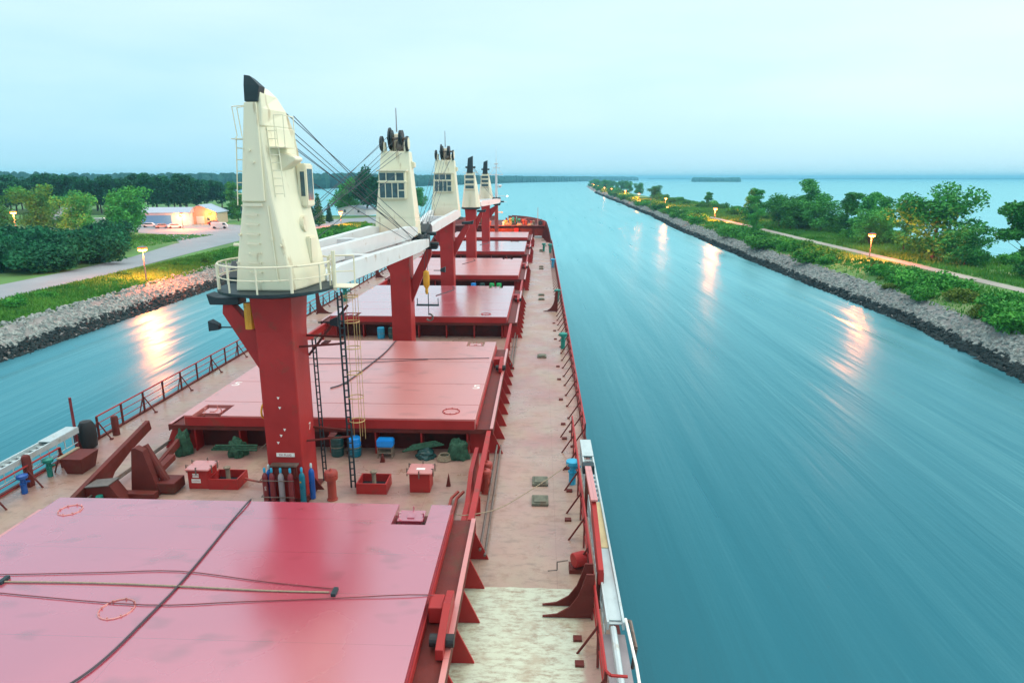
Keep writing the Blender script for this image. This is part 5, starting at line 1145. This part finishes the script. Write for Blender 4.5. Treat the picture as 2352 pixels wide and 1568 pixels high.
def tray(x, y, label):
    t = empty('open_coaming_box', (x, y, .003), label, 'open box', 'open boxes around the first crane'); b = MB()
    for (x0, x1, y0, y1) in ((-.62, .62, -.5, -.45), (-.62, .62, .45, .5), (-.62, -.57, -.449, .449), (.57, .62, -.449, .449)): b.box(x0, x1, y0, y1, 0, .46)
    b.build('sides', M['red'], t); MB().box(-.569, .569, -.449, .449, .02, .12).build('floor', M['black'], t); MB().tube((0, 0, .1), (-.03, .1, .75), .09, n=10).lathe([(.13, .72), (.16, .78), (.1, .82)], 10).build('standpipe', M['wood'], t)
    return t
tray(2.95, 25.2, 'open red box with a standpipe, right of the first crane'); tray(-3.3, 25.35, 'open red box with a standpipe, left of the first crane')
# gas bottles at the crane foot
gb = [(-1.0, 23.75, 'maroon', 'maroon gas bottle with white lettering, leftmost of the row at the crane foot'), (-.72, 23.75, 'maroon', 'maroon gas bottle second from the left in the row'), (-.36, 23.75, 'grey', 'grey gas bottle in the middle of the row'), (.02, 23.75, 'maroon', 'plain maroon gas bottle, fourth in the row'), (.44, 23.85, 'cylteal', 'teal gas bottle with a yellow mark, right of the maroon ones'), (.68, 24.25, 'cylblue', 'bright blue gas bottle standing rightmost'), (-.95, 24.05, 'cylblue', 'blue-topped gas bottle behind the leftmost one')]
for x, y, m, lab in gb:
    t = empty('gas_bottle', (x, y, .003), lab, 'gas bottle', 'gas bottles at the foot of the first crane')
    MB().lathe([(.10, 0), (.115, .02), (.115, 1.12), (.10, 1.22), (.05, 1.30), (.035, 1.33)], 16).build('cylinder', M[m], t, smooth=True)
    MB().lathe([(.035, 1.33), (.05, 1.35), (.05, 1.50), (.03, 1.53)], 10).build('valve_cap', M['skyblue'] if m != 'cylblue' else M['galv'], t, smooth=True)
    if m == 'cylteal': MB().box(-.06, .0, -.125, -.117, .92, .98).build('mark', M['yellow'], t)
    if 'lettering' in lab: text('lettering', 'OXYGEN' if 0 else 'GAS', .10, M['letter'], t, (.03, -.1165, .7), (R(90), R(90), 0), .001)
rk = MB()
for z in (.35, 1.05): rk.tube((-1.15, 23.60, z), (.2, 23.60, z), .02); rk.tube((-1.15, 23.60, z), (-1.15, 24.1, z), .02)
tag(rk.build('bottle_rack', M['steel'], None), 'thin rusty rail holding the gas bottles at the crane foot', 'rack')
def drum(x, y, ms, label, z=.003):
    t = empty('drum', (x, y, z), label, 'drum', 'plastic and steel drums by the hatches'); a, b = ms
    MB().lathe([(.26, 0), (.29, .03), (.29, .30), (.305, .32), (.29, .34), (.29, .50)], 20).build('lower_half', M[b], t, smooth=True); MB().lathe([(.29, .50), (.29, .62), (.305, .64), (.29, .66), (.29, .88), (.25, .92), (.05, .925)], 20).build('upper_half', M[a], t, smooth=True)
    MB().torus((0, 0, .46), .30, .012, 20, 5).build('strap', M['rope'], t); return t
drum(.95-.55, 28.55, ('dkgreen', 'dkgreen'), 'dark green drum with a yellow label right of the first crane post'); drum(1.22, 28.55, ('blue', 'cylteal'), 'bright blue drum beside the dark green one')
drum(-3.0, 51.75, ('skyblue', 'skyblue'), 'light blue drum left of the second crane post'); drum(-2.1, 51.75, ('dkgreen', 'dkgreen'), 'dark drum beside the light blue one at the second crane')
for i, (x, m, lab) in enumerate([(2.2, 'blue', 'blue drum at the near side of the fourth hatch'), (3.2, 'dkgreen', 'dark drum between the blue and green ones at the fourth hatch'), (4.3, 'green', 'left of the two bright green drums at the fourth hatch'), (5.1, 'green', 'right of the two bright green drums at the fourth hatch')]): drum(x, 75.1, (m, m), lab)
st = empty('small_table', (2.7, 28.45, .003), 'small worn table carrying the blue crate', 'table')
MB().box(-.36, .36, -.22, .22, .50, .54).build('top', M['wood'], st)
MB().box(-.34, .34, -.2, .2, .25, .28).build('shelf', M['wood'], st)
for sx in (-.33, .33):
    for sy in (-.19, .19): MB().box(sx-.02, sx+.02, sy-.02, sy+.02, 0, .499).build('leg', M['wood'], st)
b_ = MB().box(-.38, .38, -.24, .24, .0, .36, .05).build('blue_crate', M['blue'], None, loc=(2.7, 28.45, .55)); tag(b_, 'bright blue lidded crate on the small table', 'crate')
# bundles, nets, coils
def lump(name, loc, r, m, label, cat, seed, grp=None):
    mb = MB(); bmesh.ops.create_icosphere(mb.bm, subdivisions=4, radius=1)
    for v in mb.bm.verts:
        n_ = mnoise.noise(v.co*2.1+Vector((seed, 0, 0)))*.35+mnoise.noise(v.co*6+Vector((seed, 0, 0)))*.12; v.co *= 1+n_; v.co = Vector((v.co.x*r[0], v.co.y*r[1], max(0, (v.co.z+.35)*r[2])))
    return tag(mb.build(name, m, None, loc=loc, smooth=True), label, cat, grp)
lump('net_heap', (6.05, 28.5, .003), (.50, .40, .62), M['net'], 'green net heaped against the coaming corner', 'net', 2)
lump('tarpaulin_bundle', (4.55, 28.45, .003), (.42, .35, .35), M['dkgreen'], 'dark shiny bundle with poles at the second hatch coaming', 'bundle', 5)
pb = MB()
for k in range(5): pb.tube((3.5+.1*k, 28.3+.06*k, .35+.05*k), (5.4-.1*k, 28.6, .60+.04*k), .045)
tag(pb.build('pole_bundle', M['net'], None), 'greenish poles lying across the dark bundle', 'poles')
mb = MB()
for q in range(4): mb.torus((0, 0, .05+q*.06), .33-q*.03, .035, 18, 6)
tag(mb.build('rope_coil', M['rope'], None, loc=(5.45, 28.25, .003)), 'coil of tan rope between the dark bundle and the green net', 'rope coil')
lump('net_bundle', (-4.25, 28.35, .003), (.42, .4, .62), M['net'], 'grey-green tied bundle standing left of the first crane post', 'bundle', 9)
pb = MB()
for k in range(3): pb.tube((-5.3+.1*k, 28.0, .42+.1*k), (-3.2, 28.05+.05*k, .40+.1*k), .05)
tag(pb.build('pole_bundle', M['net'], None), 'short pale poles through the grey-green bundle', 'poles')
lump('dark_tarpaulin', (-6.85, 28.4, .003), (.35, .4, .85), M['net'], 'dark draped tarpaulin at the left corner of the second hatch', 'tarpaulin', 12)
cable('hose', [(-3.1, 28.3, .4), (-2.6, 28.1, .75), (-2.0, 28.2, .45), (-1.7, 28.4, .1)], .02, M['wood'], 'thin pale hose arching beside the grey-green bundle')
cable('pipe_run', [(-2.6, 25.4, .25), (-2.1, 25.3, .2), (-1.7, 25.2, .25), (-1.2, 25.4, .5), (-.9, 25.5, .55)], .045, M['redvent'], 'bent red pipe running to the first crane foot', 'pipe')
# rope from the hatch edge to the blue vent
cable('mooring_line', [(6.9, 20.9, 1.25), (7.3, 20.9, 1.22), (8.3, 21.9, .95), (9.3, 23.6, .75), (10.3, 25.0, .8), (11.2, 26.0, 1.05)], .017, M['rope'], 'thin rope slung from the nearest hatch corner to the blue vent', 'rope')
tag(MB().prism([(0, 0), (.18, 0), (.1, .55)], -.08, .08, 'y').build('deck_cone', M['darkred'], None, loc=(5.9, 25.6, .003)), 'small dark pointed lug right of the closed access box', 'lug')
tag(MB().prism([(0, 0), (.22, 0), (.12, .4)], -.08, .08, 'y').build('deck_cone', M['darkred'], None, loc=(2.55, 27.9, .003)), 'small dark pointed lug below the blue crate table', 'lug')
# ram housing beside the first hatch (starboard) and the slanted frame to port
tag(MB().prism([(21.8, .003), (27.4, .003), (27.4, 1.0), (24.8, 1.05), (23.3, .45), (21.8, .45)], 6.95, 7.12, 'x').build('ram_guard', M['red'], None), 'red upright plate between the first two hatches at the right', 'plate')
pt = empty('hydraulic_pipes', (6.3, 21.0, .003), 'pair of pink pipes beside the red plate, right end of the cross deck', 'pipes')
for dx in (0, .22): MB().path([(dx, -.3, .15), (dx, 3.2, .15), (dx+.25, 3.5, .3)], .06, 8).build('pipe', M['redvent'], pt)
tag(MB().tube((6.65, 21.3, .2), (6.66, 22.2, .2), .10, n=12).build('cylinder_valve', M['teal'], None), 'green valve cylinder on the pink pipes', 'valve')
# port cover-lifting frame
fr = empty('hinge_frame', (-6.3, 24.6, .003), 'large slanted red hinge column at the left end of the cross deck', 'frame')
MB().prism([(-.55, 0), (.65, 0), (.15, 1.9), (-.15, 2.05), (-.30, 2.0)], -.35, .0, 'y').build('column', M['darkred'], fr, bev=.02)
MB().tube((-.05, .15, 1.95), (.75, .1, .35), .17, n=12).build('ram', M['darkred'], fr)
MB().box(.45, 1.25, -.3, .55, .05, .50).build('foot_block', M['darkred'], fr, bev=.03)
MB().box(-.7, .7, -.85, -.5, 0, .3).build('base', M['darkred'], fr, bev=.02)
ba = empty('cover_stay_beam', (-9.35, 25.6, .003), 'long red inclined beam between the left side deck and the hinge column', 'beam')
MB().prism([(-3.2, .0), (-1.0, .0), (-.4, .55), (.9, 1.0), (2.5, 1.35), (2.4, 1.8), (-3.4, .55)], -.10, .10, 'x').build('beam', M['darkred'], ba, bev=.02).location = (1.2, 0, 0)
kb = empty('red_locker', (-7.4, 23.6, .003), 'low red locker with sloping end below the inclined beam', 'locker')
MB().prism([(-.9, 0), (.9, 0), (.35, .85), (-.6, .75)], -.3, .3, 'y').build('body', M['darkred'], kb, bev=.02); MB().prism([(-.62, .76), (.35, .86), (.35, .9), (-.62, .8)], -.36, .36, 'y').build('lid', M['steel'], kb); MB().tube((0, -.45, 0), (0, -.45, .5), .13, n=12).build('standpipe', M['teal'], kb)
cr_ = MB()
cr_.prism([(26.6, .2), (30.0, 1.0), (30.0, 1.35), (26.4, .5)], -6.95, -6.80, 'x'); cr_.prism([(24.6, .05), (27.0, .35), (27.0, .6), (24.6, .3)], -6.75, -6.45, 'x')
tag(cr_.build('link_bar', M['darkred'], None), 'dark slanting link bars from the hinge frame to the second hatch corner', 'link bar')
# port edge: tall post, black buoy, posts and box
tag(MB().tube((0, 0, 0), (0, 0, 2.7), .07, .06).build('signal_post', M['maroon'], None, loc=(-11.95, 28.4, .003)), 'tall thin post at the left deck edge by the gangway end', 'post')
bu = empty('fender', (-11.75, 28.9, .003), 'black rounded fender standing by the tall left post', 'fender')
MB().lathe([(.2, 0), (.36, .1), (.40, .6), (.38, 1.1), (.25, 1.35), (.05, 1.4)], 18).build('body', M['rubber'], bu, smooth=True); MB().box(-.45, -.05, -.35, -.1, .0, .75).build('bracket', M['darkred'], bu)
for i, (x, y, h, lab) in enumerate([(-11.6, 24.9, 1.35, 'stout dark red post in the middle of the left gangway railing'), (-11.7, 22.4, 1.2, 'dark red post at the left picture edge by the gangway'), (-11.5, 30.6, 1.0, 'dark post at the start of the open left railing')]):
    tag(MB().lathe([(.17, 0), (.17, h-.08), (.12, h), (.03, h+.02)], 14).build('post', M['darkred'], None, loc=(x, y, .003), smooth=True), lab, 'post', 'stout posts along the left deck edge')
bb = empty('deck_box', (-10.5, 26.5, .003), 'rust red box with a beige lid edge on the left side deck', 'box'); MB().loft([[(-.35, -.45, 0), (.35, -.45, 0), (.35, .45, 0), (-.35, .45, 0)], [(-.5, -.6, .75), (.5, -.6, .75), (.5, .6, .75), (-.5, .6, .75)]]).build('body', M['darkred'], bb, bev=.02); MB().box(-.56, -.4, -.65, .65, .755, .80).build('rim', M['rope'], bb)
# pads along the right deck edge
pd_ = MB().box(-.12, .12, -.10, .10, 0, .07).build('deck_pad', M['darkred'], None, loc=(10.9, 22.9, .004)); tag(pd_, 'small dark pad on the deck inside the right railing', 'pad', 'small pads inside the right railing')
for y in (13.4, 15.2, 16.2, 25.3, 27.5, 31, 33, 37, 41, 44, 52, 55, 58): dup(pd_, (11.05 if y > 20 else 10.9, y, .004))

# ------------------------------------------------------------------ haze
hzm = bpy.data.materials.new('haze_air'); hzm.use_nodes = True; t_ = hzm.node_tree; t_.nodes.clear()
pv_ = t_.nodes.new('ShaderNodeVolumePrincipled'); pv_.inputs['Color'].default_value = (.26, .76, 1.0, 1); pv_.inputs['Density'].default_value = .00020; pv_.inputs['Anisotropy'].default_value = .0
ot_ = t_.nodes.new('ShaderNodeOutputMaterial'); t_.links.new(pv_.outputs[0], ot_.inputs['Volume'])
hz = MB().box(-14500, 14500, -400, 15000, -18, 42).build('haze', hzm); hz['kind'] = 'stuff'; hz['label'] = 'thin blue haze in the air over the canal and the lake'
